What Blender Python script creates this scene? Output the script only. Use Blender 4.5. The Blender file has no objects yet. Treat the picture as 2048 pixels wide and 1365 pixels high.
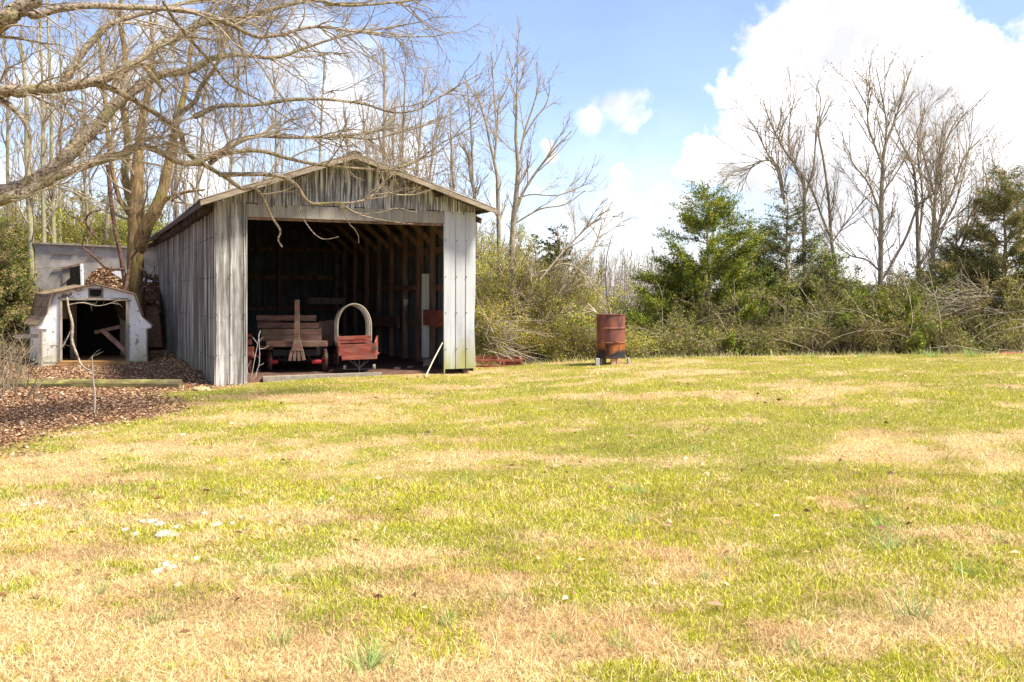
import bpy, math, random
import numpy as np
from mathutils import Vector, Matrix
rnd = random.Random(7)
rng = np.random.default_rng(11)
C = bpy.context.scene.collection
SC = bpy.context.scene
F = 1866.0; HZ = 590.0; EYE = 1.6

# ------------------------------------------------------------------ camera
cd = bpy.data.cameras.new('camera'); cam = bpy.data.objects.new('camera', cd); C.objects.link(cam)
cam.location = (0, 0, EYE); cam.rotation_euler = (math.radians(90), 0, 0)
cd.sensor_width = 36; cd.lens = 36*F/2048; cd.shift_y = -(682.5-HZ)/2048
cd.clip_end = 5000; cd.clip_start = .05
SC.camera = cam

# ------------------------------------------------------------------ light
SUN_EL = math.radians(57)
SUN_AZ = (.92, -.38)
_n = math.hypot(*SUN_AZ)
sdir = Vector((SUN_AZ[0]/_n*math.cos(SUN_EL), SUN_AZ[1]/_n*math.cos(SUN_EL), math.sin(SUN_EL)))
sl = bpy.data.lights.new('sun', 'SUN'); sun = bpy.data.objects.new('sun', sl); C.objects.link(sun)
sl.energy = 4.1; sl.angle = math.radians(10.0); sl.color = (1.0, .93, .80)
sun.rotation_euler = sdir.to_track_quat('Z', 'Y').to_euler()
SC.view_settings.view_transform = 'Standard'; SC.view_settings.look = 'None'
SC.view_settings.exposure = 1.40; SC.view_settings.gamma = 1
SC.view_settings.use_curve_mapping = False

def NT(tree):
    N = tree.nodes; L = tree.links
    def node(t, ins=None, **kw):
        n = N.new(t)
        for k, v in kw.items(): setattr(n, k, v)
        for k, v in (ins or {}).items():
            s = n.inputs[k]
            if isinstance(v, bpy.types.NodeSocket): L.new(v, s)
            else: s.default_value = v
        return n
    return node

# world: sky plus clouds laid out by direction on the dome
world = bpy.data.worlds.new('World'); SC.world = world; world.use_nodes = True
wt = world.node_tree; wt.nodes.clear(); nd = NT(wt)
sky = nd('ShaderNodeTexSky', sky_type='NISHITA', sun_disc=False, sun_elevation=SUN_EL,
         sun_rotation=math.atan2(sdir.x, sdir.y), altitude=200, air_density=1.0, dust_density=.6, ozone_density=1.6)
tc = nd('ShaderNodeTexCoord')
dirv = nd('ShaderNodeVectorMath', {0: tc.outputs['Generated']}, operation='NORMALIZE').outputs[0]
def wdir(px, py):
    return Vector(((px-1024)/F, 1, (HZ-py)/F)).normalized()
warp = nd('ShaderNodeTexNoise', {'Vector': dirv, 'Scale': 9.0, 'Detail': 6.0, 'Roughness': .6})
wv = nd('ShaderNodeVectorMath', {0: warp.outputs['Color'], 1: (.5, .5, .5)}, operation='SUBTRACT').outputs[0]
ws = nd('ShaderNodeVectorMath', {0: wv, 'Scale': .10}, operation='SCALE').outputs[0]
dw = nd('ShaderNodeVectorMath', {0: dirv, 1: ws}, operation='ADD').outputs[0]
def cloudset(blobs):
    cur = None
    for px, py, r in blobs:
        dst = nd('ShaderNodeVectorMath', {0: dw, 1: tuple(wdir(px, py))}, operation='DISTANCE').outputs['Value']
        v = nd('ShaderNodeMath', {0: dst, 1: -F/r, 2: 1.0}, operation='MULTIPLY_ADD').outputs[0]
        cur = v if cur is None else nd('ShaderNodeMath', {0: cur, 1: v}, operation='MAXIMUM').outputs[0]
    return cur
n1 = nd('ShaderNodeTexNoise', {'Vector': dirv, 'Scale': 26.0, 'Detail': 9.0, 'Roughness': .62}).outputs['Fac']
n2 = nd('ShaderNodeTexNoise', {'Vector': dirv, 'Scale': 5.0, 'Detail': 7.0, 'Roughness': .6}).outputs['Fac']
hard = cloudset([(1740, 20, 150), (1700, 120, 150), (1600, 200, 160), (1560, 150, 70), (1760, 260, 260), (1500, 290, 100),
                 (1950, 280, 200), (1990, 180, 90), (1420, 330, 62), (1255, 350, 30), (1235, 385, 34), (1262, 395, 28), (1205, 425, 30), (1180, 440, 24), (1900, 420, 180), (1375, 430, 32), (2200, 250, 240),
                 (1115, 300, 34), (1640, 400, 110)])
hm = nd('ShaderNodeMath', {0: n1, 1: .5}, operation='SUBTRACT').outputs[0]
hard = nd('ShaderNodeMath', {0: hm, 1: 1.1, 2: hard}, operation='MULTIPLY_ADD').outputs[0]
hmask = nd('ShaderNodeMapRange', {'Value': hard, 'From Min': 0.0, 'From Max': .32}, interpolation_type='SMOOTHSTEP').outputs[0]
soft = cloudset([(720, 220, 170), (800, 300, 120), (400, 340, 110), (60, 400, 120), (250, 150, 120), (330, 60, 90), (90, 180, 90), (600, 60, 80), (1265, 215, 40), (1210, 245, 34), (1290, 250, 30), (1130, 430, 60), (1330, 400, 50), (1250, 470, 60), (1060, 350, 45),
                 (1400, 560, 110), (1850, 520, 260), (560, 150, 90)])
sm = nd('ShaderNodeMath', {0: n2, 1: .5}, operation='SUBTRACT').outputs[0]
sm2 = nd('ShaderNodeMath', {0: hm, 1: .9, 2: soft}, operation='MULTIPLY_ADD').outputs[0]
soft = nd('ShaderNodeMath', {0: sm, 1: 1.5, 2: sm2}, operation='MULTIPLY_ADD').outputs[0]
smask = nd('ShaderNodeMapRange', {'Value': soft, 'From Min': 0.0, 'From Max': .85, 'To Max': .75}, interpolation_type='SMOOTHSTEP').outputs[0]
# loose clouds elsewhere in the sky (behind the viewer)
sep = nd('ShaderNodeSeparateXYZ', {0: dirv})
beh = nd('ShaderNodeMapRange', {'Value': sep.outputs[1], 'From Min': .3, 'From Max': -.1}).outputs[0]
bn = nd('ShaderNodeMapRange', {'Value': n2, 'From Min': .48, 'From Max': .62}, interpolation_type='SMOOTHSTEP').outputs[0]
bmask = nd('ShaderNodeMath', {0: beh, 1: bn}, operation='MULTIPLY').outputs[0]
zel = nd('ShaderNodeSeparateXYZ', {0: dirv}).outputs[2]
veil = nd('ShaderNodeMapRange', {'Value': nd('ShaderNodeMath', {0: sm, 1: -.25, 2: zel}, operation='MULTIPLY_ADD').outputs[0], 'From Min': .02, 'From Max': .20, 'To Min': .26, 'To Max': .04}, interpolation_type='SMOOTHSTEP').outputs[0]
smask = nd('ShaderNodeMath', {0: smask, 1: veil}, operation='MAXIMUM').outputs[0]
m1 = nd('ShaderNodeMath', {0: hmask, 1: smask}, operation='MAXIMUM').outputs[0]
m2 = nd('ShaderNodeMath', {0: m1, 1: bmask}, operation='MAXIMUM').outputs[0]
csn = nd('ShaderNodeTexNoise', {'Vector': dirv, 'Scale': 11.0, 'Detail': 8.0, 'Roughness': .55}).outputs['Fac']
cshade = nd('ShaderNodeMapRange', {'Value': csn, 'From Min': .42, 'From Max': .60, 'To Min': 4.6, 'To Max': 8.6}).outputs[0]
ccol = nd('ShaderNodeCombineColor', {0: cshade, 1: cshade, 2: cshade}).outputs[0]
ccol = nd('ShaderNodeMix', {'Factor': 1.0, 6: ccol, 7: (.985, .99, 1.03, 1)}, data_type='RGBA', blend_type='MULTIPLY').outputs[2]
skyb = nd('ShaderNodeMix', {'Factor': 1.0, 6: sky.outputs[0], 7: (1.12, 1.07, 1.20, 1)}, data_type='RGBA', blend_type='MULTIPLY').outputs[2]
mixc = nd('ShaderNodeMix', {'Factor': m2, 6: skyb, 7: ccol}, data_type='RGBA').outputs[2]
bg = nd('ShaderNodeBackground', {'Color': mixc, 'Strength': .08})
wo = nd('ShaderNodeOutputWorld', {0: bg.outputs[0]})

# ------------------------------------------------------------------ helpers
def P(px, py, d):
    return Vector(((px-1024)/F*d, d, EYE-(py-HZ)/F*d))

def tag(o, label=None, cat=None, group=None, kind=None):
    if label: o['label'] = label
    if cat: o['category'] = cat
    if group: o['group'] = group
    if kind: o['kind'] = kind
    return o
def empty(name, loc, label=None, cat=None, group=None, rz=0):
    o = bpy.data.objects.new(name, None); C.objects.link(o)
    o.location = loc; o.rotation_euler = (0, 0, rz); o.empty_display_size = .2
    return tag(o, label, cat, group)

class MB:
    def __init__(s): s.v = []; s.f = []
    def add(s, vs, fs):
        b = len(s.v); s.v += [tuple(v) for v in vs]; s.f += [tuple(i+b for i in f) for f in fs]; return s
    def box(s, x0, x1, y0, y1, z0, z1, j=0):
        q = lambda: rnd.uniform(-j, j)
        vs = [(x+q(), y+q(), z+q()) for z in (z0, z1) for y in (y0, y1) for x in (x0, x1)]
        return s.add(vs, [(0, 2, 3, 1), (4, 5, 7, 6), (0, 1, 5, 4), (2, 6, 7, 3), (0, 4, 6, 2), (1, 3, 7, 5)])
    def beam(s, a, b, w, h, up=(0, 0, 1), w2=None):
        a = Vector(a); b = Vector(b); t = (b-a).normalized(); up = Vector(up)
        if abs(t.dot(up)) > .98: up = Vector((0, 1, 0))
        x = t.cross(up).normalized(); y = x.cross(t).normalized(); w2 = w if w2 is None else w2
        vs = []
        for p, ww in ((a, w), (b, w2)):
            for sx, sy in ((-1, -1), (1, -1), (1, 1), (-1, 1)): vs.append(p+x*sx*ww/2+y*sy*h/2)
        return s.add(vs, [(0, 3, 2, 1), (4, 5, 6, 7), (0, 1, 5, 4), (1, 2, 6, 5), (2, 3, 7, 6), (3, 0, 4, 7)])
    def tube(s, pts, rad, n=8, cap=True, ref=None):
        pts = [Vector(p) for p in pts]; k = len(pts)
        if not hasattr(rad, '__len__'): rad = [rad]*k
        vs = []
        if ref is None:
            ref = (pts[-1]-pts[0]).normalized(); ref = Vector((0, 0, 1)) if abs(ref.z) < .8 else Vector((1, 0, 0))
        ref = Vector(ref)
        for i, p in enumerate(pts):
            t = (pts[min(i+1, k-1)]-pts[max(i-1, 0)]).normalized()
            x = t.cross(ref).normalized(); y = t.cross(x)
            for j in range(n):
                a = 2*math.pi*j/n; vs.append(p+(x*math.cos(a)+y*math.sin(a))*rad[i])
        fs = [(i*n+j, i*n+(j+1) % n, (i+1)*n+(j+1) % n, (i+1)*n+j) for i in range(k-1) for j in range(n)]
        if cap: fs += [tuple(range(n))[::-1], tuple((k-1)*n+j for j in range(n))]
        return s.add(vs, fs)
    def prism(s, poly, off):
        n = len(poly); off = Vector(off); vs = [Vector(p) for p in poly]+[Vector(p)+off for p in poly]
        return s.add(vs, [tuple(range(n)), tuple(range(2*n-1, n-1, -1))]+[(i, i+n, (i+1) % n+n, (i+1) % n) for i in range(n)])

def fixn(me):
    import bmesh
    bm = bmesh.new(); bm.from_mesh(me); bmesh.ops.recalc_face_normals(bm, faces=bm.faces); bm.to_mesh(me); bm.free()

def obj(name, mb, mat, parent=None, smooth=False, local=False, bevel=0):
    """builder verts are in world space unless local; a part is stored relative to its parent's position"""
    me = bpy.data.meshes.new(name)
    vs = mb.v
    if parent is not None and not local:
        off = Vector((0, 0, 0)); q = parent
        while q is not None: off += q.location; q = q.parent
        vs = [(v[0]-off.x, v[1]-off.y, v[2]-off.z) for v in vs]
    me.from_pydata(vs, [], mb.f); fixn(me)
    if mat: me.materials.append(mat)
    if smooth:
        me.polygons.foreach_set('use_smooth', [True]*len(me.polygons))
    o = bpy.data.objects.new(name, me); C.objects.link(o); o.parent = parent
    if bevel:
        m = o.modifiers.new('edge', 'BEVEL'); m.width = bevel; m.segments = 2; m.limit_method = 'ANGLE'
    return o

def npmesh(name, verts, faces, mat, parent=None, cols=None, smooth=False, off=None):
    """verts (n,3), faces (m,k) with k fixed or list of such arrays"""
    me = bpy.data.meshes.new(name)
    fl = faces if isinstance(faces, list) else [faces]
    fl = [f for f in fl if len(f)]
    verts = np.asarray(verts, dtype=np.float32)
    if off is not None: verts = verts-np.array(off, dtype=np.float32)
    me.vertices.add(len(verts)); me.vertices.foreach_set('co', verts.ravel())
    tot = sum(f.size for f in fl)
    me.loops.add(tot); me.loops.foreach_set('vertex_index', np.concatenate([f.ravel() for f in fl]).astype(np.int32))
    cnt = np.concatenate([np.full(len(f), f.shape[1]) for f in fl]).astype(np.int32)
    st = np.concatenate([[0], np.cumsum(cnt)[:-1]]).astype(np.int32)
    me.polygons.add(len(cnt)); me.polygons.foreach_set('loop_start', st)
    try: me.polygons.foreach_set('loop_total', cnt)
    except Exception: pass
    if smooth: me.polygons.foreach_set('use_smooth', np.ones(len(cnt), dtype=bool))
    me.update(calc_edges=True)
    if cols is not None:
        a = me.color_attributes.new('Col', 'FLOAT_COLOR', 'POINT')
        c4 = np.ones((len(verts), 4), dtype=np.float32); c4[:, :3] = cols
        a.data.foreach_set('color', c4.ravel())
    if mat: me.materials.append(mat)
    o = bpy.data.objects.new(name, me); C.objects.link(o); o.parent = parent
    return o

# numpy value noise
_perm = rng.random((256, 256)).astype(np.float32)
def vnoise(x, y):
    xi = np.floor(x).astype(int); yi = np.floor(y).astype(int); fx = x-xi; fy = y-yi
    fx = fx*fx*(3-2*fx); fy = fy*fy*(3-2*fy)
    a = _perm[xi % 256, yi % 256]; b = _perm[(xi+1) % 256, yi % 256]; c = _perm[xi % 256, (yi+1) % 256]; d = _perm[(xi+1) % 256, (yi+1) % 256]
    return a*(1-fx)*(1-fy)+b*fx*(1-fy)+c*(1-fx)*fy+d*fx*fy
def fbm(x, y, o=4, g=.5):
    s = 0; a = 1; t = 0
    for i in range(o): s = s+a*vnoise(x*2**i+17.3*i, y*2**i+5.1*i); t += a; a *= g
    return s/t
def sstep(a, b, x):
    t = np.clip((x-a)/(b-a), 0, 1); return t*t*(3-2*t)

def hgt(x, y):
    x = np.asarray(x, dtype=float); y = np.asarray(y, dtype=float)
    base = np.interp(x, [-14, -5.2, -3.5, -.7, 2, 5, 10, 20], [0, 0, .075, .06, .235, .30, .35, .40])
    ramp = sstep(4, 18, y)
    h = base*ramp+.05*(fbm(x*.45+9, y*.45+3, 3)-.5)*sstep(2, 6, y)*(1-.8*sstep(14, 17, y))
    back = np.clip(y-19.6, 0, None)
    h = h-.10*np.minimum(back, 30)*sstep(-1.5, .5, x-.0*y)
    lb = sstep(-6, -9, x)
    h = h-.03*np.clip(y-30, 0, 30)*(1-sstep(-1.5, .5, x))
    return h
def gz(x, y): return float(hgt(x, y))

# ------------------------------------------------------------------ materials
def mat(name, col=(.5, .5, .5), rough=.8, metal=0, spec=.3):
    m = bpy.data.materials.new(name); m.use_nodes = True; t = m.node_tree
    b = t.nodes['Principled BSDF']; b.inputs['Base Color'].default_value = (*col, 1)
    b.inputs['Roughness'].default_value = rough; b.inputs['Metallic'].default_value = metal
    b.inputs['Specular IOR Level'].default_value = spec
    return m
def ramp(nd, fac, stops):
    r = nd('ShaderNodeValToRGB', {0: fac}); e = r.color_ramp.elements
    while len(e) < len(stops): e.new(.5)
    for i, (p, c) in enumerate(stops): e[i].position = p; e[i].color = (*c, 1)
    return r.outputs[0]
def mixc4(nd, f, a, b, mode='MIX'):
    return nd('ShaderNodeMix', {'Factor': f, 6: a, 7: b}, data_type='RGBA', blend_type=mode).outputs[2]
def weathered(name, stops, sc=(3, 3, 3), stain=None, bump=.3, rough=.85, metal=0, scale2=(1.2, 1.2, 1.2), coord='Object', detail=8, s2amt=.6, extra=None):
    """streaky noise along the axis with the smallest scale, broad stain mask on top"""
    m = mat(name, rough=rough, metal=metal); t = m.node_tree; nd = NT(t); b = t.nodes['Principled BSDF']
    co = nd('ShaderNodeTexCoord').outputs[coord]
    mp = nd('ShaderNodeMapping', {0: co, 3: sc}).outputs[0]
    n = nd('ShaderNodeTexNoise', {'Vector': mp, 'Scale': 1.0, 'Detail': float(detail), 'Roughness': .65}).outputs['Fac']
    c = ramp(nd, n, stops)
    if stain:
        mp2 = nd('ShaderNodeMapping', {0: co, 3: scale2, 1: (3.3, 1.7, 9.1)}).outputs[0]
        n2 = nd('ShaderNodeTexNoise', {'Vector': mp2, 'Scale': 1.0, 'Detail': 7.0, 'Roughness': .65}).outputs['Fac']
        mk = nd('ShaderNodeMapRange', {'Value': n2, 'From Min': .45, 'From Max': .65, 'To Max': s2amt}).outputs[0]
        c = mixc4(nd, mk, c, (*stain, 1))
    if extra: c = extra(nd, co, c)
    t.links.new(c, b.inputs['Base Color'])
    if bump:
        bp = nd('ShaderNodeBump', {'Height': n, 'Strength': bump, 'Distance': .01}).outputs[0]
        t.links.new(bp, b.inputs['Normal'])
    return m
def zfade(nd, co, z0, z1):
    z = nd('ShaderNodeSeparateXYZ', {0: co}).outputs[2]
    return nd('ShaderNodeMapRange', {'Value': z, 'From Min': z0, 'From Max': z1, 'To Min': 1.0, 'To Max': 0.0}).outputs[0]
def algae(z0, z1, col, amt=1.0, sc=3.0, lo=.35, hi=.6):
    def f(nd, co, c):
        n = nd('ShaderNodeTexNoise', {'Vector': nd('ShaderNodeMapping', {0: co, 3: (sc*2, sc*2, sc*.6)}).outputs[0], 'Scale': 1.0, 'Detail': 6.0}).outputs['Fac']
        a = zfade(nd, co, z0, z1)
        s = nd('ShaderNodeMath', {0: a, 1: n}, operation='MULTIPLY').outputs[0]
        k = nd('ShaderNodeMapRange', {'Value': s, 'From Min': lo*.5, 'From Max': hi, 'To Max': amt}).outputs[0]
        return mixc4(nd, k, c, (*col, 1))
    return f

def colmat(name, rough=.9, trans=0.0, spec=.1):
    """colour from the per-vertex 'Col' attribute; optional leaf translucency"""
    m = mat(name, rough=rough, spec=spec); t = m.node_tree; nd = NT(t); b = t.nodes['Principled BSDF']
    a = nd('ShaderNodeVertexColor', layer_name='Col').outputs[0]
    t.links.new(a, b.inputs['Base Color'])
    if trans:
        tr = nd('ShaderNodeBsdfTranslucent', {'Color': a})
        mx = nd('ShaderNodeMixShader', {0: trans, 1: b.outputs[0], 2: tr.outputs[0]})
        t.links.new(mx.outputs[0], t.nodes['Material Output'].inputs[0])
    return m

M = {}
M['side'] = weathered('weathered_side_sheet', [(.36, (.035, .031, .028)), (.46, (.125, .113, .10)), (.54, (.27, .25, .225)), (.63, (.62, .58, .53))],
                      sc=(24, 16, .45), stain=(.10, .088, .075), scale2=(1.5, 1.1, .5), bump=.25, extra=algae(0, 1.6, (.12, .13, .05), .5))
M['panel_left'] = weathered('weathered_front_sheet', [(.36, (.11, .10, .092)), (.48, (.24, .225, .21)), (.62, (.55, .525, .50))],
                      sc=(12, 12, .8), stain=(.22, .21, .19), scale2=(2, 2, 1.2), s2amt=.5, bump=.12, rough=.6)
M['panel_right'] = weathered('pale_sheet', [(.3, (.32, .325, .335)), (.5, (.42, .425, .435)), (.7, (.52, .525, .535))],
                      sc=(6, 6, .7), stain=(.42, .43, .44), scale2=(1.5, 1.5, .8), s2amt=.5, bump=.06, rough=.45,
                      extra=algae(.15, 1.15, (.27, .26, .09), .9, 1.6, .35, .44))
M['gable'] = weathered('gable_boards', [(.37, (.035, .034, .034)), (.46, (.15, .145, .145)), (.54, (.46, .45, .45)), (.63, (.80, .79, .79))],
                      sc=(24, 24, 1.2), stain=(.10, .095, .09), scale2=(2.4, 2, 1.2), s2amt=.75, bump=.4)
M['header'] = weathered('header_flashing', [(.3, (.17, .152, .13)), (.6, (.31, .28, .245))], sc=(14, 9, 1.5), stain=(.2, .18, .16), scale2=(4, 4, .8), bump=.1, rough=.55)
M['fascia'] = weathered('fascia_wood', [(.3, (.15, .115, .08)), (.6, (.31, .255, .19))], sc=(2, 2, 20), stain=(.2, .14, .09), scale2=(2, 2, 2), bump=.3)
M['roof'] = weathered('roof_sheet', [(.3, (.22, .19, .17)), (.6, (.42, .41, .40))], sc=(2, 10, 2), stain=(.22, .12, .07), bump=.1, rough=.6)
M['oldwood'] = weathered('old_red_brown_wood', [(.3, (.08, .05, .038)), (.5, (.19, .118, .088)), (.7, (.30, .21, .16))], sc=(9, 9, 1.2), bump=.4)
M['rafter'] = weathered('rafter_wood', [(.3, (.03, .019, .015)), (.7, (.10, .063, .048))], sc=(2, 9, 9), bump=.3)
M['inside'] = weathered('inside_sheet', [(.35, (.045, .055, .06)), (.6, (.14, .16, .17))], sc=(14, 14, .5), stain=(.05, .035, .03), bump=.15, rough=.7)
M['redwood'] = weathered('faded_red_paint', [(.3, (.10, .022, .015)), (.48, (.25, .05, .034)), (.66, (.36, .12, .08))], sc=(3, 9, 14), stain=(.22, .12, .09), scale2=(3, 3, 5), s2amt=.7, bump=.3)
M['brownwood'] = weathered('weathered_wagon_wood', [(.3, (.07, .032, .025)), (.5, (.15, .07, .055)), (.7, (.24, .15, .115))], sc=(3, 9, 14), stain=(.17, .15, .10), scale2=(3, 3, 5), bump=.35)
M['dustmetal'] = mat('dark_iron', (.09, .09, .095), .6, .4)
M['ironblack'] = mat('near_black_iron', (.03, .03, .032), .8)  # even near-black for the wagon underbody and axles
M['hoop'] = weathered('bent_hoop_wood', [(.3, (.17, .145, .11)), (.7, (.36, .32, .26))], sc=(6, 6, 6), bump=.2)
M['redaxle'] = mat('red_axle_paint', (.55, .05, .05), .6)
M['leafmould'] = weathered('leaf_mould', [(.3, (.10, .055, .035)), (.55, (.22, .125, .08)), (.75, (.36, .23, .16))], sc=(25, 25, 25), bump=1.0)
M['dirt'] = weathered('barn_dirt', [(.3, (.04, .022, .014)), (.55, (.10, .05, .035)), (.75, (.17, .10, .07))], sc=(9, 9, 9), bump=.8)
M['concrete'] = weathered('old_concrete', [(.3, (.16, .13, .10)), (.7, (.32, .28, .23))], sc=(9, 9, 9), bump=.3)
M['greywood'] = weathered('grey_wood', [(.3, (.16, .13, .10)), (.7, (.38, .33, .27))], sc=(8, 8, 2), bump=.4)
M['sheet'] = weathered('loose_metal_sheet', [(.3, (.32, .35, .34)), (.6, (.55, .58, .56))], sc=(25, 25, .7), bump=.2, rough=.5)

def flakes(nd, co, c):
    n = nd('ShaderNodeTexNoise', {'Vector': co, 'Scale': 5.5, 'Detail': 12.0, 'Roughness': .75}).outputs['Fac']
    k = nd('ShaderNodeMapRange', {'Value': n, 'From Min': .56, 'From Max': .59}).outputs[0]
    c = mixc4(nd, k, c, (.20, .16, .12, 1))
    return algae(0, 1.2, (.36, .33, .12), .85, 2.2, .3, .62)(nd, co, c)
M['shedwhite'] = weathered('peeling_white_paint', [(.3, (.62, .62, .60)), (.6, (.86, .86, .84))], sc=(4, 4, 2), bump=.15, extra=flakes)
M['shingle'] = None
def shinglemat():
    m = mat('brown_shingles', rough=.95); t = m.node_tree; nd = NT(t); b = t.nodes['Principled BSDF']
    co = nd('ShaderNodeTexCoord').outputs['Object']
    n = nd('ShaderNodeTexNoise', {'Vector': co, 'Scale': 6.0, 'Detail': 8.0}).outputs['Fac']
    c = ramp(nd, n, [(.3, (.07, .045, .028)), (.5, (.18, .125, .075)), (.7, (.26, .21, .10))])
    w = nd('ShaderNodeTexWave', {'Vector': co, 'Scale': 1.2, 'Distortion': .4}, bands_direction='Z', wave_profile='SAW').outputs['Fac']
    k = nd('ShaderNodeMapRange', {'Value': w, 'From Min': .0, 'From Max': .12, 'To Min': .8, 'To Max': 0.0}).outputs[0]
    c = mixc4(nd, k, c, (.03, .02, .015, 1))
    t.links.new(c, b.inputs['Base Color'])
    t.links.new(nd('ShaderNodeBump', {'Height': n, 'Strength': .6, 'Distance': .02}).outputs[0], b.inputs['Normal'])
    return m
M['shingle'] = shinglemat()
M['rotwood'] = weathered('rotten_orange_wood', [(.3, (.12, .06, .03)), (.55, (.34, .19, .07)), (.7, (.45, .32, .15))], sc=(2, 9, 14), bump=.6)
M['mosswood'] = weathered('mossy_timber', [(.3, (.08, .055, .03)), (.48, (.17, .15, .05)), (.65, (.30, .27, .08))], sc=(3, 12, 12), stain=(.10, .07, .045), scale2=(2, 4, 4), s2amt=.9, bump=.6)
M['barnGrey'] = weathered('grey_felt_siding', [(.3, (.27, .235, .20)), (.6, (.45, .40, .35))], sc=(3, 3, 3), stain=(.14, .125, .12), bump=.2)
M['blackhole'] = mat('painted_shade_black', (.012, .011, .010), .95)  # near-black colour stands in for shade in openings, indoors and beneath the shed
M['whitesheet'] = mat('white_tin_scrap', (.72, .74, .78), .5)
M['stone'] = weathered('yellow_stone', [(.3, (.30, .24, .12)), (.7, (.50, .42, .22))], sc=(9, 9, 9), bump=.5)
M['whiterock'] = weathered('white_quartz', [(.35, (.22, .19, .16)), (.5, (.42, .39, .35)), (.65, (.58, .55, .52))], sc=(14, 14, 14), bump=.7)
M['brick'] = weathered('tan_block', [(.3, (.42, .24, .12)), (.7, (.62, .40, .22))], sc=(20, 20, 20), bump=.3)
M['greyblock'] = weathered('grey_block', [(.3, (.30, .30, .28)), (.7, (.48, .48, .45))], sc=(20, 20, 20), bump=.3)
M['bleached'] = weathered('bleached_stick', [(.3, (.40, .33, .24)), (.7, (.62, .54, .42))], sc=(8, 8, 3), bump=.2)
M['redsteel'] = weathered('rusty_red_steel', [(.3, (.15, .035, .025)), (.6, (.36, .09, .06))], sc=(9, 9, 9), stain=(.22, .10, .05), bump=.3)

def rustmat():
    m = mat('rusted_drum_steel', rough=.75, metal=.0); t = m.node_tree; nd = NT(t); b = t.nodes['Principled BSDF']
    co = nd('ShaderNodeTexCoord').outputs['Object']
    mp = nd('ShaderNodeMapping', {0: co, 3: (7, 7, 2.5)}).outputs[0]
    n = nd('ShaderNodeTexNoise', {'Vector': mp, 'Scale': 1.0, 'Detail': 9.0, 'Roughness': .65}).outputs['Fac']
    up = ramp(nd, n, [(.3, (.055, .025, .022)), (.5, (.15, .055, .042)), (.66, (.26, .085, .05))])
    lo = ramp(nd, n, [(.36, (.03, .018, .014)), (.46, (.14, .042, .014)), (.62, (.34, .11, .025))])
    f = zfade(nd, co, .28, .34)
    c = mixc4(nd, f, up, lo)
    mp3 = nd('ShaderNodeMapping', {0: co, 3: (16, 16, 1.2)}).outputs[0]
    n3 = nd('ShaderNodeTexNoise', {'Vector': mp3, 'Scale': 1.0, 'Detail': 5.0}).outputs['Fac']
    k = nd('ShaderNodeMapRange', {'Value': n3, 'From Min': .63, 'From Max': .70, 'To Max': .85}).outputs[0]
    c = mixc4(nd, k, c, (.62, .27, .08, 1))
    n4 = nd('ShaderNodeTexNoise', {'Vector': co, 'Scale': 7.0, 'Detail': 6.0}).outputs['Fac']
    f4 = zfade(nd, co, .02, .42)
    k4 = nd('ShaderNodeMapRange', {'Value': nd('ShaderNodeMath', {0: n4, 1: f4}, operation='MULTIPLY').outputs[0], 'From Min': .33, 'From Max': .42}).outputs[0]
    c = mixc4(nd, k4, c, (.02, .017, .016, 1))
    t.links.new(c, b.inputs['Base Color'])
    t.links.new(nd('ShaderNodeBump', {'Height': n, 'Strength': .4, 'Distance': .01}).outputs[0], b.inputs['Normal'])
    return m
M['rust'] = rustmat()

def barkmat(name, stops, moss=None, sc=(14, 14, 14), mossamt=.6):
    m = mat(name, rough=.95, spec=.1); t = m.node_tree; nd = NT(t); b = t.nodes['Principled BSDF']
    co = nd('ShaderNodeTexCoord').outputs['Object']
    mp = nd('ShaderNodeMapping', {0: co, 3: sc}).outputs[0]
    n = nd('ShaderNodeTexNoise', {'Vector': mp, 'Scale': 1.0, 'Detail': 7.0, 'Roughness': .7}).outputs['Fac']
    c = ramp(nd, n, stops)
    if moss:
        n2 = nd('ShaderNodeTexNoise', {'Vector': co, 'Scale': 2.4, 'Detail': 8.0, 'Roughness': .7}).outputs['Fac']
        k = nd('ShaderNodeMapRange', {'Value': n2, 'From Min': .50, 'From Max': .60, 'To Max': mossamt}).outputs[0]
        c = mixc4(nd, k, c, (*moss, 1))
    t.links.new(c, b.inputs['Base Color'])
    t.links.new(nd('ShaderNodeBump', {'Height': n, 'Strength': 1.0, 'Distance': .03}).outputs[0], b.inputs['Normal'])
    return m
M['bark_big'] = barkmat('furrowed_limb_bark', [(.38, (.035, .024, .018)), (.46, (.20, .15, .105)), (.58, (.44, .36, .265))], moss=(.20, .19, .06), sc=(24, 40, 40), mossamt=.55)
M['twig_big'] = barkmat('limb_twig_bark', [(.35, (.20, .15, .10)), (.65, (.44, .36, .25))], moss=(.36, .32, .23))
M['bark_orange'] = barkmat('mossy_orange_bark', [(.36, (.07, .04, .02)), (.5, (.23, .15, .07)), (.66, (.38, .27, .13))], moss=(.20, .19, .05), sc=(22, 22, 3))
M['bark_grey'] = barkmat('grey_tan_bark', [(.35, (.17, .13, .09)), (.65, (.42, .35, .26))], moss=(.24, .22, .10), sc=(16, 16, 5), mossamt=.4)
M['twig_grey'] = barkmat('grey_tan_twig', [(.35, (.24, .19, .13)), (.65, (.48, .40, .30))])
M['pale_bark'] = barkmat('pale_lichen_bark', [(.35, (.20, .19, .10)), (.65, (.40, .37, .22))], sc=(10, 10, 5))
M['deadtwig'] = barkmat('dead_brush_bark', [(.35, (.26, .21, .15)), (.65, (.52, .45, .34))])
M['leafcol'] = colmat('leaves', .8, .35)
M['needles'] = colmat('cedar_foliage', .9, .15)
M['grasscol'] = colmat('grass_blades', .85, .25)
M['littercol'] = colmat('dead_leaves', .9, .1)

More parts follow.
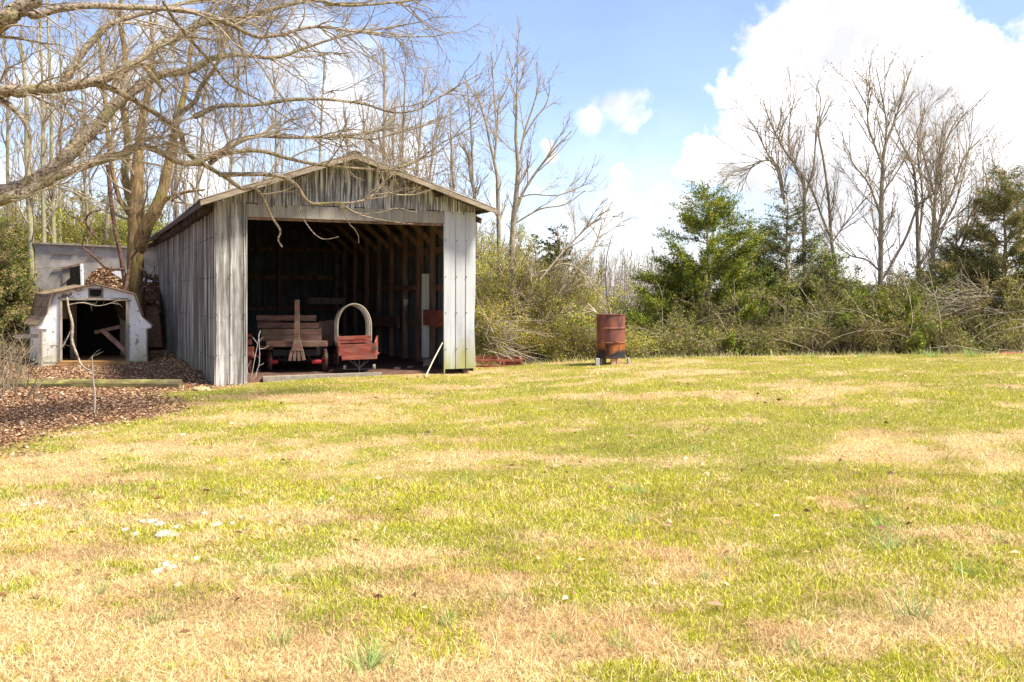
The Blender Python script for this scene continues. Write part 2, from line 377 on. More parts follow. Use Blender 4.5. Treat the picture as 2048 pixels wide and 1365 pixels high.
# ------------------------------------------------------------------ ground
def lawnfields(x, y):
    """greenness 0..1 and litter 0..1 of the ground, shared by soil and blades"""
    # low sun-bleached streaks elongated left-right
    a = fbm(x*.42+2.1+.35*y, y*.95+7.7, 4, .6); b = fbm(x*2.2+30, y*2.6+11, 4, .65)
    g = .55*a+.45*b
    big = sstep(-5.5, 1.5, x)*.09+sstep(6, 13, y)*.02+.10*np.exp(-((x-2.0)/2.6)**2-((y-8.2)/2.6)**2)+.05*np.exp(-((x-.2)/1.5)**2-((y-6.0)/1.0)**2)
    near = sstep(5.6, 4.2, y)*-.05-.05*np.exp(-((x+3.2)/2.0)**2-((y-6.2)/2.2)**2)
    g = sstep(.445, .605, g+big+near-.005)
    # the greener tongue left of centre and the straw ridge before the barn
    return g
def litter(x, y):
    e = fbm(x*.8+50, y*.8+20, 4)
    edge = np.interp(y, [0, 8.6, 9.2, 11.5, 14.5, 15.6, 17, 40], [-9, -6.5, -5.2, -4.95, -5.35, -5.5, -5.9, -7])
    return sstep(.75, -.55, x-edge+(e-.5)*2.2)*sstep(8.0, 9.6, y+(e-.5)*1.5)

xs = np.concatenate([[-900, -500, -250, -120, -70, -45, -30], np.arange(-22, 22.01, .22), [30, 45, 70, 120, 250, 500, 900]])
ys = np.concatenate([[-60, -20, -5], np.arange(0, 34.01, .22), [38, 45, 55, 75, 110, 180, 320, 600, 1200]])
X, Y = np.meshgrid(xs, ys); Z = hgt(X, Y)
gc = lawnfields(X, Y)[..., None]; lt = litter(X, Y)[..., None]
nn = fbm(X*3, Y*3)[..., None]
straw = np.array([.44, .31, .15]); grn = np.array([.22, .20, .035]); lit = np.array([.22, .125, .08])
colg = straw*(1-gc)+grn*gc; colg = colg*(1-lt)+lit*lt; colg = colg*(.8+.4*nn)
nx = len(xs); ny = len(ys)
idx = np.arange(nx*ny).reshape(ny, nx)
q = np.stack([idx[:-1, :-1], idx[:-1, 1:], idx[1:, 1:], idx[1:, :-1]], -1).reshape(-1, 4)
gm = mat('lawn_soil', rough=.95, spec=.1); t = gm.node_tree; nd = NT(t)
vc = nd('ShaderNodeVertexColor', layer_name='Col').outputs[0]
gco = nd('ShaderNodeTexCoord').outputs['Object']
nz = nd('ShaderNodeTexNoise', {'Vector': gco, 'Scale': 30.0, 'Detail': 8.0, 'Roughness': .7}).outputs['Fac']
r1 = ramp(nd, nz, [(.3, (.45, .42, .38)), (.5, (.95, .95, .95)), (.7, (1.35, 1.3, 1.2))])
t.links.new(mixc4(nd, 1.0, vc, r1, 'MULTIPLY'), t.nodes['Principled BSDF'].inputs['Base Color'])
t.links.new(nd('ShaderNodeBump', {'Height': nz, 'Strength': .8, 'Distance': .03}).outputs[0], t.nodes['Principled BSDF'].inputs['Normal'])
go = npmesh('ground', np.stack([X, Y, Z], -1).reshape(-1, 3), q, gm, cols=colg.reshape(-1, 3), smooth=True)
tag(go, kind='structure')

# far hill
hx = np.linspace(-700, 900, 90); hv = []; hf = []
for i, x in enumerate(hx):
    top = 1.6+(HZ-582)/F*330+1.5*math.sin(x*.013)+1.0*math.sin(x*.05)
    hv += [(x, 250, -14), (x, 290, top-5), (x, 330, top), (x, 380, top+.5)]
for i in range(len(hx)-1):
    for k in range(3): hf.append((i*4+k, i*4+4+k, i*4+5+k, i*4+1+k))
mb = MB(); mb.add(hv, hf)
M['hill'] = weathered('wooded_hill', [(.35, (.06, .055, .045)), (.6, (.15, .13, .11))], sc=(.3, .3, .9), stain=(.07, .09, .05), scale2=(.05, .05, .05), bump=0)
tag(obj('hills', mb, M['hill'], smooth=True), kind='structure')

# ------------------------------------------------------------------ grass blades
def blades(n, ylo, yhi, wscale, seg2, name, pw=1.0):
    # sample inside a slightly wider frustum, density falling with distance
    u = rng.random(n); y = (ylo**pw+(yhi**pw-ylo**pw)*u)**(1/pw)
    x = (rng.random(n)*2-1)*(.60*y+.6)
    g = lawnfields(x, y); l = litter(x, y)
    # outside the barn footprint
    bx = (x+5.157)*.904+(y-16.2)*.427; by = -(x+5.157)*.427+(y-16.2)*.904
    keep = ~((bx > -.15) & (bx < 5.0) & (by > .05)) & (rng.random(n) > l*.96) & ((y < 21) | (x > -4))
    x = x[keep]; y = y[keep]; g = g[keep]; n = len(x)
    fine = fbm(x*6+3, y*6, 2); pk = fbm(x*14, y*14, 2)
    isg = rng.random(n) < np.clip(g*.85-.10+(fine-.5)*1.1, .03, .80)
    h = np.where(isg, rng.gamma(3.5, .0062, n)+.006, rng.gamma(3, .006, n)+.005)*(.45+1.1*pk)*(.7+.6*fbm(x*2.3+5, y*2.3+61, 3))
    h *= 1-.35*sstep(12, 19, y)
    w = np.where(isg, .0017, .0014)*wscale*(.7+.6*rng.random(n))*(1+.07*np.clip(y-4, 0, None))
    az = rng.random(n)*2*np.pi; lean = np.where(isg, rng.normal(.55, .3, n), rng.normal(1.15, .4, n))
    L = np.where(isg, h*1.15, h*1.8)
    dx = np.cos(az)*np.sin(lean); dy = np.sin(az)*np.sin(lean); dz = np.abs(np.cos(lean))+.06
    z = hgt(x, y)-.004+np.where(isg, 0, rng.random(n)*.012)
    p0 = np.stack([x, y, z], -1); d = np.stack([dx, dy, dz], -1)*L[:, None]
    a2 = rng.random(n)*np.pi; sx = np.stack([np.cos(a2), np.sin(a2), np.zeros(n)], -1)*w[:, None]
    tip = p0+d; tip[:, 2] -= L*.15
    tone = rng.random(n)[:, None]; t2 = rng.random(n)[:, None]
    mp = fbm(x*.8+70, y*.8+9, 3)[:, None]
    green = np.array([.36, .41, .03])*(1-tone)+np.array([.74, .68, .07])*tone
    green = green*(1-.5*sstep(.5, .65, mp))+np.array([.30, .40, .05])*.5*sstep(.5, .65, mp)
    straws = np.array([.76, .53, .22])*(1-tone)+np.array([.95, .77, .45])*tone
    straws = np.where(t2 > .88, np.array([.34, .17, .08]), straws)
    redp = sstep(.52, .66, fbm(x*1.1+11, y*1.6+40, 3))[:, None]
    straws = straws*(1-.45*redp)+np.array([.66, .38, .20])*.45*redp
    c = np.where(isg[:, None], green, straws)*(.52+.68*rng.random(n)[:, None])*(1-.22*sstep(.52, .70, fbm(x*1.7+91, y*2.1+33, 4, .65)))[:, None]
    if seg2:
        mid = p0+d*.55; mid[:, 2] += L*.05
        V = np.stack([p0-sx, p0+sx, mid+sx*.8, mid-sx*.8, tip], 1).reshape(-1, 3)
        i = (np.arange(n)*5)[:, None]
        Fq = i+np.array([[0, 1, 2, 3]]); Ft = i+np.array([[3, 2, 4]])
        o = npmesh(name, V, [Fq, Ft], M['grasscol'], cols=np.repeat(c, 5, 0))
    else:
        V = np.stack([p0-sx, p0+sx, tip], 1).reshape(-1, 3)
        i = (np.arange(n)*3)[:, None]
        o = npmesh(name, V, i+np.array([[0, 1, 2]]), M['grasscol'], cols=np.repeat(c, 3, 0))
    return o
tag(blades(520000, 3.0, 8.0, 1.0, True, 'near_grass', 1.25), 'mown yellow green grass and straw in the foreground lawn', 'grass', kind='stuff')
tag(blades(600000, 8.0, 21.5, 1.5, False, 'far_grass', 1.1), 'short patchy green and straw grass of the lawn towards the barn', 'grass', kind='stuff')

# leaf litter
def leafquads(x, y, z, size, cols, tilt=.5, rg=rng):
    n = len(x)
    az = rg.random(n)*2*np.pi; tl = rg.normal(0, tilt, n)
    a = np.stack([np.cos(az), np.sin(az), np.zeros(n)], -1)
    b = np.stack([-np.sin(az)*np.cos(tl), np.cos(az)*np.cos(tl), np.sin(tl)], -1)
    up = np.cross(a, b)
    c = np.stack([x, y, z], -1); s = size[:, None]
    curl = (rg.random(n)*.5)[:, None]*s
    V = np.stack([c-a*s, c-b*s*.55-up*0+up*curl, c+a*s, c+b*s*.55+up*curl], 1).reshape(-1, 3)
    i = (np.arange(n)*4)[:, None]
    return V, np.concatenate([i+np.array([[0, 1, 2]]), i+np.array([[0, 2, 3]])]), np.repeat(cols, 4, 0)
def littercols(n):
    t = rng.random(n)[:, None]; pal = np.array([[.34, .19, .11], [.48, .31, .19], [.20, .10, .055], [.60, .43, .29], [.42, .24, .11], [.13, .07, .04]])
    return pal[rng.integers(0, 6, n)]*(.6+.7*t)
n = 330000
x = rng.uniform(-16, -3.6, n); y = rng.uniform(8, 27, n); l = litter(x, y)
bx = (x+5.157)*.904+(y-16.2)*.427; by = -(x+5.157)*.427+(y-16.2)*.904
k = (rng.random(n) < l*.95) & ~((bx > -.02) & (bx < 5) & (by > 0)); x = x[k]; y = y[k]
# heaped deeper against the shed and the barn side
heap = lambda x, y: .16*np.exp(-((((x+5.157)*.904+(y-16.2)*.427+.25)/.5)**2))*sstep(16.3, 18, y)
V, Fc, cc = leafquads(x, y, hgt(x, y)+heap(x, y)*rng.random(len(x))**.3+.01+rng.random(len(x))*.035, rng.uniform(.013, .032, len(x)), littercols(len(x)))
tag(npmesh('leaf_litter', V, Fc, M['littercol'], cols=cc), 'brown fallen leaves covering the ground before the white shed', 'leaves', kind='stuff')
n = 650
y = 3.6+14*rng.random(n)**.8; x = (rng.random(n)*2-1)*.56*y-.0
k = (fbm(x, y) > .45); x = x[k]; y = y[k]
bx = (x+5.157)*.904+(y-16.2)*.427; by = -(x+5.157)*.427+(y-16.2)*.904
k = ~((bx > 0) & (by > 0)); x = x[k]; y = y[k]
V, Fc, cc = leafquads(x, y, hgt(x, y)+.03, rng.uniform(.015, .04, len(x)), littercols(len(x))*1.1, .6)
tag(npmesh('scattered_leaves', V, Fc, M['littercol'], cols=cc), 'single brown leaves scattered over the lawn', 'leaves', kind='stuff')

# ------------------------------------------------------------------ barn (local frame: x along front, y into depth)
BA = math.atan2(.427, .904)
BO = Vector((-5.157, 16.2, 0))
def Bw(t_, s_, z_=0): return BO+Vector((.904*t_-.427*s_, .427*t_+.904*s_, z_))
barn = empty('barn', BO, 'tall weathered grey metal barn with open front and low gable roof', 'barn', rz=BA)
RX, RZ = 2.35, 4.17; LX, LZ = -.30, 3.22; EX, EZ = 5.14, 3.27; YB = 13.3; YI = 10.2
def sag(y): return -.05*math.sin(math.pi*min(1, max(0, (y+.5)/(YB+.5))))
def roofz(x, y=0):
    z = LZ+(RZ-LZ)*(x-LX)/(RX-LX) if x < RX else RZ+(EZ-RZ)*(x-RX)/(EX-RX)
    return z+sag(y)
def bpart(name, mb, m, parent=barn, smooth=False): return obj(name, mb, m, parent, smooth, local=True)
def vsheet(pts, z0f, z1f, th=.012, rows=1):
    """pts: plan polyline [(x,y)...] -> thin standing sheet"""
    mb = MB(); n = len(pts)
    for side in (0, 1):
        for i, (x, y) in enumerate(pts):
            a = pts[max(i-1, 0)]; b = pts[min(i+1, n-1)]; dx, dy = b[0]-a[0], b[1]-a[1]; l = math.hypot(dx, dy) or 1
            nx_, ny_ = -dy/l*th*side, dx/l*th*side
            mb.v += [(x+nx_, y+ny_, z0f(x, y, i)), (x+nx_, y+ny_, z1f(x, y, i))]
    for i in range(n-1):
        a = 2*i; b = 2*i+2; c = 2*n
        mb.f += [(a, b, b+1, a+1), (a+c, a+c+1, b+c+1, b+c), (a, a+c, b+c, b), (a+1, b+1, b+c+1, a+c+1)]
    mb.f += [(0, 1, 2*n+1, 2*n), (2*n-2, 4*n-2, 4*n-1, 2*n-1)]
    return mb
# left side wall, ribbed
pts = []; y = 0.02
while y < YB-.2:
    w = .02*math.sin(y*1.7)+.012*math.sin(y*4.1)
    for dx_, dy_ in ((0, 0), (0, .045), (-.020, .055), (-.020, .075), (0, .085)): pts.append((w+dx_, y+dy_))
    y += .085+rnd.uniform(-.006, .006)
# rear side pane overlap gap near the back
bpart('side_wall', vsheet(pts, lambda x, y, i: .02+.05*math.sin(y*2.3)*.3+(.25 if 9.1 < y < 9.3 else 0), lambda x, y, i: roofz(0, y)-.06), M['side'])
for z in (.9, 1.9, 2.8):
    bpart('girt', MB().box(.03, .09, .1, YI, z-.06, z+.06), M['oldwood'])
# right side wall
pts = []; y = 0.02
while y < YB-.2:
    for dx_, dy_ in ((0, 0), (0, .09), (-.02, .10), (-.02, .125), (0, .135)): pts.append((4.88+dx_, y+dy_))
    y += .135
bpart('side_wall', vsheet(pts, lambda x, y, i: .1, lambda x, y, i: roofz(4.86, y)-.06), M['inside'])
# back wall inside
pts = []; x = .05
while x < 4.7:
    for dx_, dy_ in ((0, 0), (.16, 0), (.17, -.02), (.195, -.02), (.205, 0)): pts.append((x+dx_, YI+dy_))
    x += .205
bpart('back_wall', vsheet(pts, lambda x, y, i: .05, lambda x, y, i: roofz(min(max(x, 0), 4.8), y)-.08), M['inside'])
for z in (1.2, 2.1, 2.9): bpart('girt', MB().box(.1, 4.78, YI-.10, YI-.03, z-.06, z+.06), M['oldwood'])
for x in (1.5, 3.1): bpart('post', MB().box(x-.05, x+.05, YI-.2, YI-.1, .1, roofz(x, YI)-.1), M['oldwood'])
# front panels: ribbed sheet with seams
def panel(x0, x1, ribs, z0, z1, m, bend=None, nz=14):
    prof = [(x0, 0)]
    for r in ribs: prof += [(r-.012, 0), (r-.006, -.018), (r+.006, -.018), (r+.012, 0)]
    prof.append((x1, 0)); mb = MB(); k = len(prof)
    for side in (0, 1):
        for j in range(nz+1):
            z = z0+(z1-z0)*j/nz
            for (x, yy) in prof:
                bx_, by_ = bend(x, z) if bend else (0, 0)
                mb.v.append((x+bx_, yy-.03+by_+side*.012, z))
    o = k*(nz+1)
    for j in range(nz):
        for i in range(k-1):
            a = j*k+i; mb.f += [(a, a+1, a+k+1, a+k), (o+a, o+a+k, o+a+k+1, o+a+1)]
        a = j*k; mb.f += [(a, a+k, a+k+o, a+o), (a+k-1, a+k-1+o, a+2*k-1+o, a+2*k-1)]
    for j in (0, nz):
        for i in range(k-1): a = j*k+i; mb.f.append((a, a+o, a+o+1, a+1))
    return mb
bpart('front_panel', panel(-.012, .525, (.02, .255, .49), -.03, 3.24, M['panel_left'], lambda x, z: (.0, .012*math.sin(z*3.1+x*9))), M['panel_left'])
rb = lambda x, z: ((-.035*math.exp(-((z-1.0)/.40)**2)*sstep(4.6, 4.9, x)+.0*z), -.02*math.exp(-((z-.95)/.25)**2)*sstep(4.55, 4.8, x)-.0*z)
bpart('front_panel', panel(4.25, 4.90, (4.49, 4.70), .165, 3.22, M['panel_right'], rb, 24), M['panel_right'])
bpart('trim', MB().beam((4.245, -.02, .03), (4.245, -.02, 2.98), .02, .05, (0, 1, 0)), M['panel_right'])
bpart('trim', MB().beam((.53, -.02, .0), (.53, -.02, 2.98), .02, .05, (0, 1, 0)), M['panel_left'])
# gable boards: strips with a batten at each joint and fine ribs
mb = MB(); x = -.01; W = .245; k = 0
while x < 4.88:
    x1 = min(x+W, 4.89); j = rnd.uniform(-.006, .006); zb = 3.215+rnd.uniform(-.02, .012)
    tz = lambda q: roofz(q, 0)-.045
    y0 = -.036+j
    mb.prism([(x, y0, zb), (x1, y0, zb), (x1, y0, tz(x1)), (x, y0, tz(x))] if not (x < RX < x1) else [(x, y0, zb), (x1, y0, zb), (x1, y0, tz(x1)), (RX, y0, tz(RX)), (x, y0, tz(x))], (0, .018, 0))
    mb.box(x-.011, x+.011, y0-.018, y0-.001, zb-.03-rnd.random()*.02, tz(x)-.01)
    for f in (.25, .5, .75):
        xx = x+W*f
        if xx < 4.86: mb.box(xx-.006, xx+.006, y0-.009, y0-.001, zb+.004, tz(xx)-.012)
    x += W; k += 1
bpart('gable', mb, M['gable'])
mb = MB()
for i in range(7): 
    x0 = .525+(4.25-.525)*i/7; x1 = .525+(4.25-.525)*(i+1)/7-.004; j = rnd.uniform(-.003, .003)
    mb.box(x0, x1, -.03+j, .0, 2.975-.0, 3.205)
bpart('header', mb, M['header'])
bpart('header', MB().box(.53, 4.25, .01, .10, 2.93, 3.2), M['oldwood'])
# roof sheets
def slope(xa, xb, up=0.0, th=.02, y0=-.5, y1=YB):
    mb = MB(); ny_ = 44; xsn = 26
    for side in (0, 1):
        for i in range(ny_+1):
            y = y0+(y1-y0)*i/ny_
            for j in range(xsn+1):
                x = xa+(xb-xa)*j/xsn
                mb.v.append((x, y, roofz(x, y)+up-side*th+(.012 if i % 2 else 0)))
    o = (ny_+1)*(xsn+1); k = xsn+1
    for i in range(ny_):
        for j in range(xsn):
            a = i*k+j; mb.f += [(a, a+1, a+k+1, a+k), (o+a, o+a+k, o+a+k+1, o+a+1)]
        a = i*k; mb.f += [(a, a+k, a+k+o, a+o), (a+k-1, a+k-1+o, a+2*k-1+o, a+2*k-1)]
    for i in (0, ny_):
        for j in range(xsn): a = i*k+j; mb.f.append((a, a+o, a+o+1, a+1))
    return mb
bpart('roof', slope(LX, RX), M['roof']); rr = bpart('roof', slope(RX, EX), M['roof'])
bpart('ridge_cap', MB().add([(RX-.14, -.53, RZ-.025), (RX, -.53, RZ+.04), (RX+.14, -.53, RZ-.025), (RX-.14, YB, RZ-.025), (RX, YB, RZ+.04), (RX+.14, YB, RZ-.025),
     (RX, -.53, RZ+.02), (RX, YB, RZ+.02)], [(0, 1, 4, 3), (1, 2, 5, 4), (0, 6, 1), (1, 6, 2), (0, 3, 7, 6), (2, 6, 7, 5)]), M['roof'], rr)
def fascia(xa, xb, y, h=.09):
    za, zb = roofz(xa), roofz(xb)
    return MB().prism([(xa, y, za-.03), (xb, y, zb-.03), (xb, y, zb-.03-h), (xa, y, za-.03-h)], (0, .03, 0))
bpart('fascia', fascia(LX-.0, RX-.002, -.50), M['fascia']); bpart('fascia', fascia(RX+.002, EX+.08, -.50, .08), M['fascia'])
# lookouts under the front overhang, rafters
for x in (LX+.15, .6, 1.5, 3.2, 4.1, EX-.15):
    bpart('purlin', MB().box(x-.035, x+.035, -.46, YB-.2 if x > 1 else 3, roofz(x)-.125, roofz(x)-.055), M['rafter'])
y = .12
while y < YB-.3:
    for (xa, xb) in ((LX+.03, RX), (RX, EX-.05)):
        mb = MB(); za, zb = roofz(xa, y)-.16, roofz(xb, y)-.16
        mb.prism([(xa, y, za), (xb, y, zb), (xb, y, zb-.11), (xa, y, za-.11)], (0, .045, 0)); bpart('rafter', mb, M['rafter'])
    y += .62
# eave board on the left
nh = MB()
for z in (.55, 1.25, 1.95, 2.65):
    for x in (.02, .255, .49, 4.27, 4.49, 4.70):
        if z > .3: nh.box(x-.009, x+.009, -.060, -.046, z-.009, z+.009)
for z in (.5, 1.2, 1.9, 2.6):
    y = .07
    while y < 12: nh.box(-.038, -.018, y-.010, y+.010, z-.01, z+.01); y += .34
no = bpart('nail_heads', nh, M['dustmetal']); no['kind'] = 'stuff'
bpart('eave_board', MB().box(LX+.0, LX+.03, -.47, YB-.1, LZ-.15, LZ-.06), M['rafter'])
# posts along the right inside wall with knee braces
for s_ in (.12, 1.0, 1.95, 2.8, 3.8, 4.8, 5.8, 6.9, 8.0, 9.1):
    w = .055 if s_ != 2.8 else .075
    bpart('post', MB().box(4.74-w, 4.74+w, s_-w, s_+w, .09, roofz(4.74, s_)-.25), M['oldwood'])
    if s_ > .5:
        bpart('brace', MB().beam((4.70, s_, 2.72), (3.95, s_, roofz(3.95, s_)-.2), .05, .11), M['oldwood'])
for s_ in (1.2, 3.4, 5.6, 7.8): bpart('post', MB().box(.10, .20, s_-.05, s_+.05, .05, roofz(.15, s_)-.25), M['oldwood'])
for z in (.95, 1.75, 2.55): bpart('girt', MB().box(4.80, 4.86, .15, YI-.1, z-.07, z+.07), M['oldwood'])
bpart('wall_board', MB().box(4.60, 4.66, 1.05, 2.3, .95, 1.28), M['redwood'])
bpart('wall_board', MB().box(4.60, 4.66, 3.9, 5.9, .82, 1.1), M['oldwood'])
bpart('wall_board', MB().box(4.60, 4.66, 2.8, 4.8, 1.72, 1.8), M['oldwood'])
# floor
fl = MB(); nxx, nyy = 40, 60; k = nxx+1
for j in range(nyy+1):
    for i in range(nxx+1):
        x = .03+(4.85-.03)*i/nxx; y = .22+(YI-.25)*j/nyy
        fl.v.append((x, y, .118+.03*(fbm(np.array(x*3.), np.array(y*3.))-.5)-(.12 if j == 0 else 0)))
fl.f = [(j*k+i, j*k+i+1, (j+1)*k+i+1, (j+1)*k+i) for j in range(nyy) for i in range(nxx)]
bpart('floor', fl, M['dirt'])
bpart('sill', MB().box(.85, 3.05, .14, .30, -.02, .132, .006), M['concrete'])

# things in the barn ----------------------------------------------------
def pbox(mb, x0, x1, y0, y1, d, th, j=0):
    """box whose front face covers the given photo rectangle at distance d"""
    a = P(x0, y1, d); b = P(x1, y0, d)
    mb.box(a.x, b.x, d, d+th, a.z, b.z, j); return mb
FZ = .125
def wheel(parent, cx, cy, cz, R, width, axis, m, spokes=10, hubm=None):
    """axis: unit vector of the axle"""
    ax = Vector(axis).normalized(); u_ = ax.cross(Vector((0, 0, 1))).normalized(); w_ = Vector((0, 0, 1)); c = Vector((cx, cy, cz))
    rim = MB(); n = 28; ri = R*.84
    for i in range(n):
        a = 2*math.pi*i/n; d_ = u_*math.cos(a)+w_*math.sin(a)
        for (r, s_) in ((R, -1), (R, 1), (ri, 1), (ri, -1)): rim.v.append(tuple(c+d_*r+ax*s_*width/2))
    for i in range(n):
        for k in range(4): rim.f.append((i*4+k, i*4+(k+1) % 4, ((i+1) % n)*4+(k+1) % 4, ((i+1) % n)*4+k))
    ro = obj('wheel', rim, m, parent)
    sp = MB()
    for i in range(spokes):
        a = 2*math.pi*(i+.3)/spokes; d_ = u_*math.cos(a)+w_*math.sin(a)
        sp.beam(c+d_*R*.12, c+d_*ri, .022, .022)
    obj('spokes', sp, m, ro)
    obj('hub', MB().tube([c-ax*width*.9, c-ax*width*.5, c+ax*width*.5, c+ax*width*.9], [R*.13, R*.17, R*.17, R*.13], 12), hubm or m, ro)
# big wagon
D = 17.72
wg = empty('farm_wagon', (P(588, 0, D).x, D+.6, FZ), 'brown wooden wagon with upright tongue and stacked plank sides inside the barn', 'wagon')
obj('seat_board', pbox(MB(), 513, 632, 631, 642, D+.30, .05, .004), M['brownwood'], wg)
obj('seat_board', pbox(MB(), 515, 636, 646, 656.5, D+.22, .05, .004), M['brownwood'], wg)
mb = pbox(MB(), 523, 642, 658.5, 670, D+.12, .04, .003); pbox(mb, 523, 642, 670.6, 682, D+.12, .04, .003)
obj('front_board', mb, M['brownwood'], wg)
obj('foot_board', pbox(MB(), 533, 652, 683, 693.5, D-.03, .17, .004), M['brownwood'], wg)
a = P(514, 700, D+.3); b = P(640, 640, D+.3)
obj('side_board', MB().box(a.x, a.x+.04, D+.36, D+1.9, .62, 1.08), M['brownwood'], wg)
obj('side_board', MB().box(b.x-.04, b.x, D+.36, D+1.9, .62, 1.08), M['brownwood'], wg)
obj('wagon_bed', MB().box(a.x+.05, b.x-.05, D+.16, D+1.9, .55, .62), M['brownwood'], wg)
obj('underbody', pbox(MB(), 546, 634, 695, 712, D+.16, 1.1), M['ironblack'], wg)
mb = MB(); mb.beam(P(594.3, 600, D-.10), P(594, 702, D-.10), .075, .06, (0, 1, 0), .10)
mb.add([], [])
obj('tongue', mb, M['brownwood'], wg)
mb = MB().prism([P(590, 672, D-.14), P(598, 672, D-.14), P(605.5, 702, D-.14), P(582.5, 702, D-.14)], (0, .05, 0))
for (xa, xb) in ((584, 579.5), (590.6, 589), (597.2, 598.5), (603.8, 608)):
    mb.beam(P(xa, 701, D-.115), P(xb, 722 if xb != 608 else 720.5, D-.115), .052, .035, (0, 1, 0))
obj('tongue_foot', mb, M['brownwood'], wg)
zc = FZ+.21
for px in (536, 647):
    for dd in (.42, 1.6): wheel(wg, P(px, 0, D+.3).x, D+dd, zc, .215, .05, (1, .40, 0), M['brownwood'], 10, M['redaxle'])
for dd in (.42, 1.6):
    obj('axle', MB().tube([(P(538, 0, D+.3).x, D+dd, zc), (P(645, 0, D+.3).x, D+dd+.05, zc)], .03, 10), M['ironblack'], wg)
for px0, px1 in ((543, 556), (624, 643)): obj('axle_hub', MB().tube([P(px0, 724, D+.30), P(px1, 724, D+.32)], .042, 12), M['redaxle'], wg)
ub = MB()
for i in range(9): ub.beam((a.x+.25+i*.09, D+.35, .52), (a.x+.2+i*.1, D+.4, .36), .012, .03)
obj('spring_irons', ub, M['dustmetal'], wg)

# small cart with hoops
D = 17.62
ct = empty('covered_cart', (P(713, 0, D).x, D+.25, FZ), 'small red plank cart under bent pale hoops, right of the brown wagon', 'cart')
def sb(x0, x1, y0, y1, dy, dd, th, tilt=0):
    p = [P(x0, y0, D+dd), P(x1, y0-tilt, D+dd), P(x1, y1-tilt, D+dd), P(x0, y1, D+dd)]
    return MB().prism(p, (0, th, 0))
obj('back_slat', sb(675, 742, 673.5, 681, 0, .10, .035, 2.5), M['redwood'], ct)
obj('back_slat', sb(674, 743, 682.5, 687.5, 0, .08, .035, 2.5), M['redwood'], ct)
obj('body_panel', sb(677.5, 748, 690, 712.5, 0, .02, .035, 2.5), M['redwood'], ct)
obj('lower_rail', sb(683.5, 753, 713, 721, 0, -.05, .10, 3), M['redwood'], ct)
a = P(677.5, 712, D); b = P(748, 690, D)
sd = MB().prism([(a.x, D+.06, .47), (a.x-.10, D+.75, .47), (a.x-.10, D+.75, .82), (a.x, D+.06, .70)], (-.03, 0, 0))
obj('side_panel', sd, M['redwood'], ct)
obj('side_panel', MB().prism([(b.x, D+.06, .47), (b.x-.06, D+.75, .47), (b.x-.06, D+.75, .80), (b.x, D+.06, .70)], (.03, 0, 0)), M['redwood'], ct)
obj('cart_bed', MB().box(a.x-.02, b.x, D+.06, D+.75, .44, .47), M['redwood'], ct)
for k in range(4):
    pts = []; cx = 708.5-2.6*k; rx = 33.5-.6*k; ytop = 608.5+.8*k; dd = D+.12+.17*k
    for i in range(7): pts.append(P(cx-rx+(1.0 if i < 3 else 0)*(3-i)*.7, 690-(690-655)*i/7, dd))
    for i in range(19):
        th = math.pi-math.pi*i/18; pts.append(P(cx+rx*math.cos(th), 652-(652-ytop)*math.sin(th), dd))
    for i in range(7): pts.append(P(cx+rx, 655+6*i, dd))
    mb = MB()
    mb.tube(pts, .017 if k == 0 else .013, 8, True, (0, 1, 0))
    obj('hoop', mb, M['hoop'], ct, True)
mb = MB(); top = P(718.5, 721, D+.05)
mb.tube([top, P(718.7, 746, D+.05)], .012, 8)
for px in (700, 737, 708, 730): mb.tube([P(px, 722, D+.05+.02*(px-718)/9), P(718.5, 737, D+.05)], .009, 6)
mb.tube([P(694, 739.5, D+.05), P(745, 738, D+.05)], .010, 6); mb.tube([P(718.5, 738, D-.1), P(714, 740.5, D+.4)], .010, 6)
obj('undercarriage', mb, M['dustmetal'], ct)
for px, py in ((689.8, 735.2), (748.5, 733.5)):
    p = P(px, py, D+.05); obj('caster', MB().tube([p+Vector((-.02, 0, 0)), p+Vector((.02, 0, 0))], .045, 14), M['hoop'], ct)
for k, (px, py) in enumerate(((745, 692), (749.5, 694))): obj('bracket', pbox(MB(), px, px+4, py, py+5, D-.0, .03), M['dustmetal'], ct)

# red wagon half hidden behind the left panel
D = 17.55
rw = empty('red_wagon', (P(485, 0, D).x, D+.4, FZ), 'bright red wagon end just inside the left edge of the barn opening', 'wagon')
obj('seat_board', pbox(MB(), 468, 502.5, 668.5, 674, D+.15, .04, .003), M['redwood'], rw)
obj('seat_board', pbox(MB(), 468, 502.5, 678, 689, D+.10, .04, .003), M['redwood'], rw)
obj('front_board', pbox(MB(), 464, 507, 694, 711, D, .05, .003), M['redwood'], rw)
obj('wagon_bed', pbox(MB(), 466, 505, 712, 716, D+.03, 1.0), M['redwood'], rw)
for px in (466, 500): wheel(rw, P(px, 0, D+.3).x, D+.3, FZ+.15, .15, .04, (1, .1, 0), M['redwood'], 8)
obj('axle', MB().tube([(P(466, 0, D+.3).x, D+.3, FZ+.15), (P(500, 0, D+.3).x, D+.3, FZ+.15)], .03, 8), M['redaxle'], rw)

tag(obj('plank', pbox(MB(), 615, 690, 596, 609, 25.5, .04), M['greywood']), 'pale plank fixed flat against the dark back wall of the barn', 'plank')
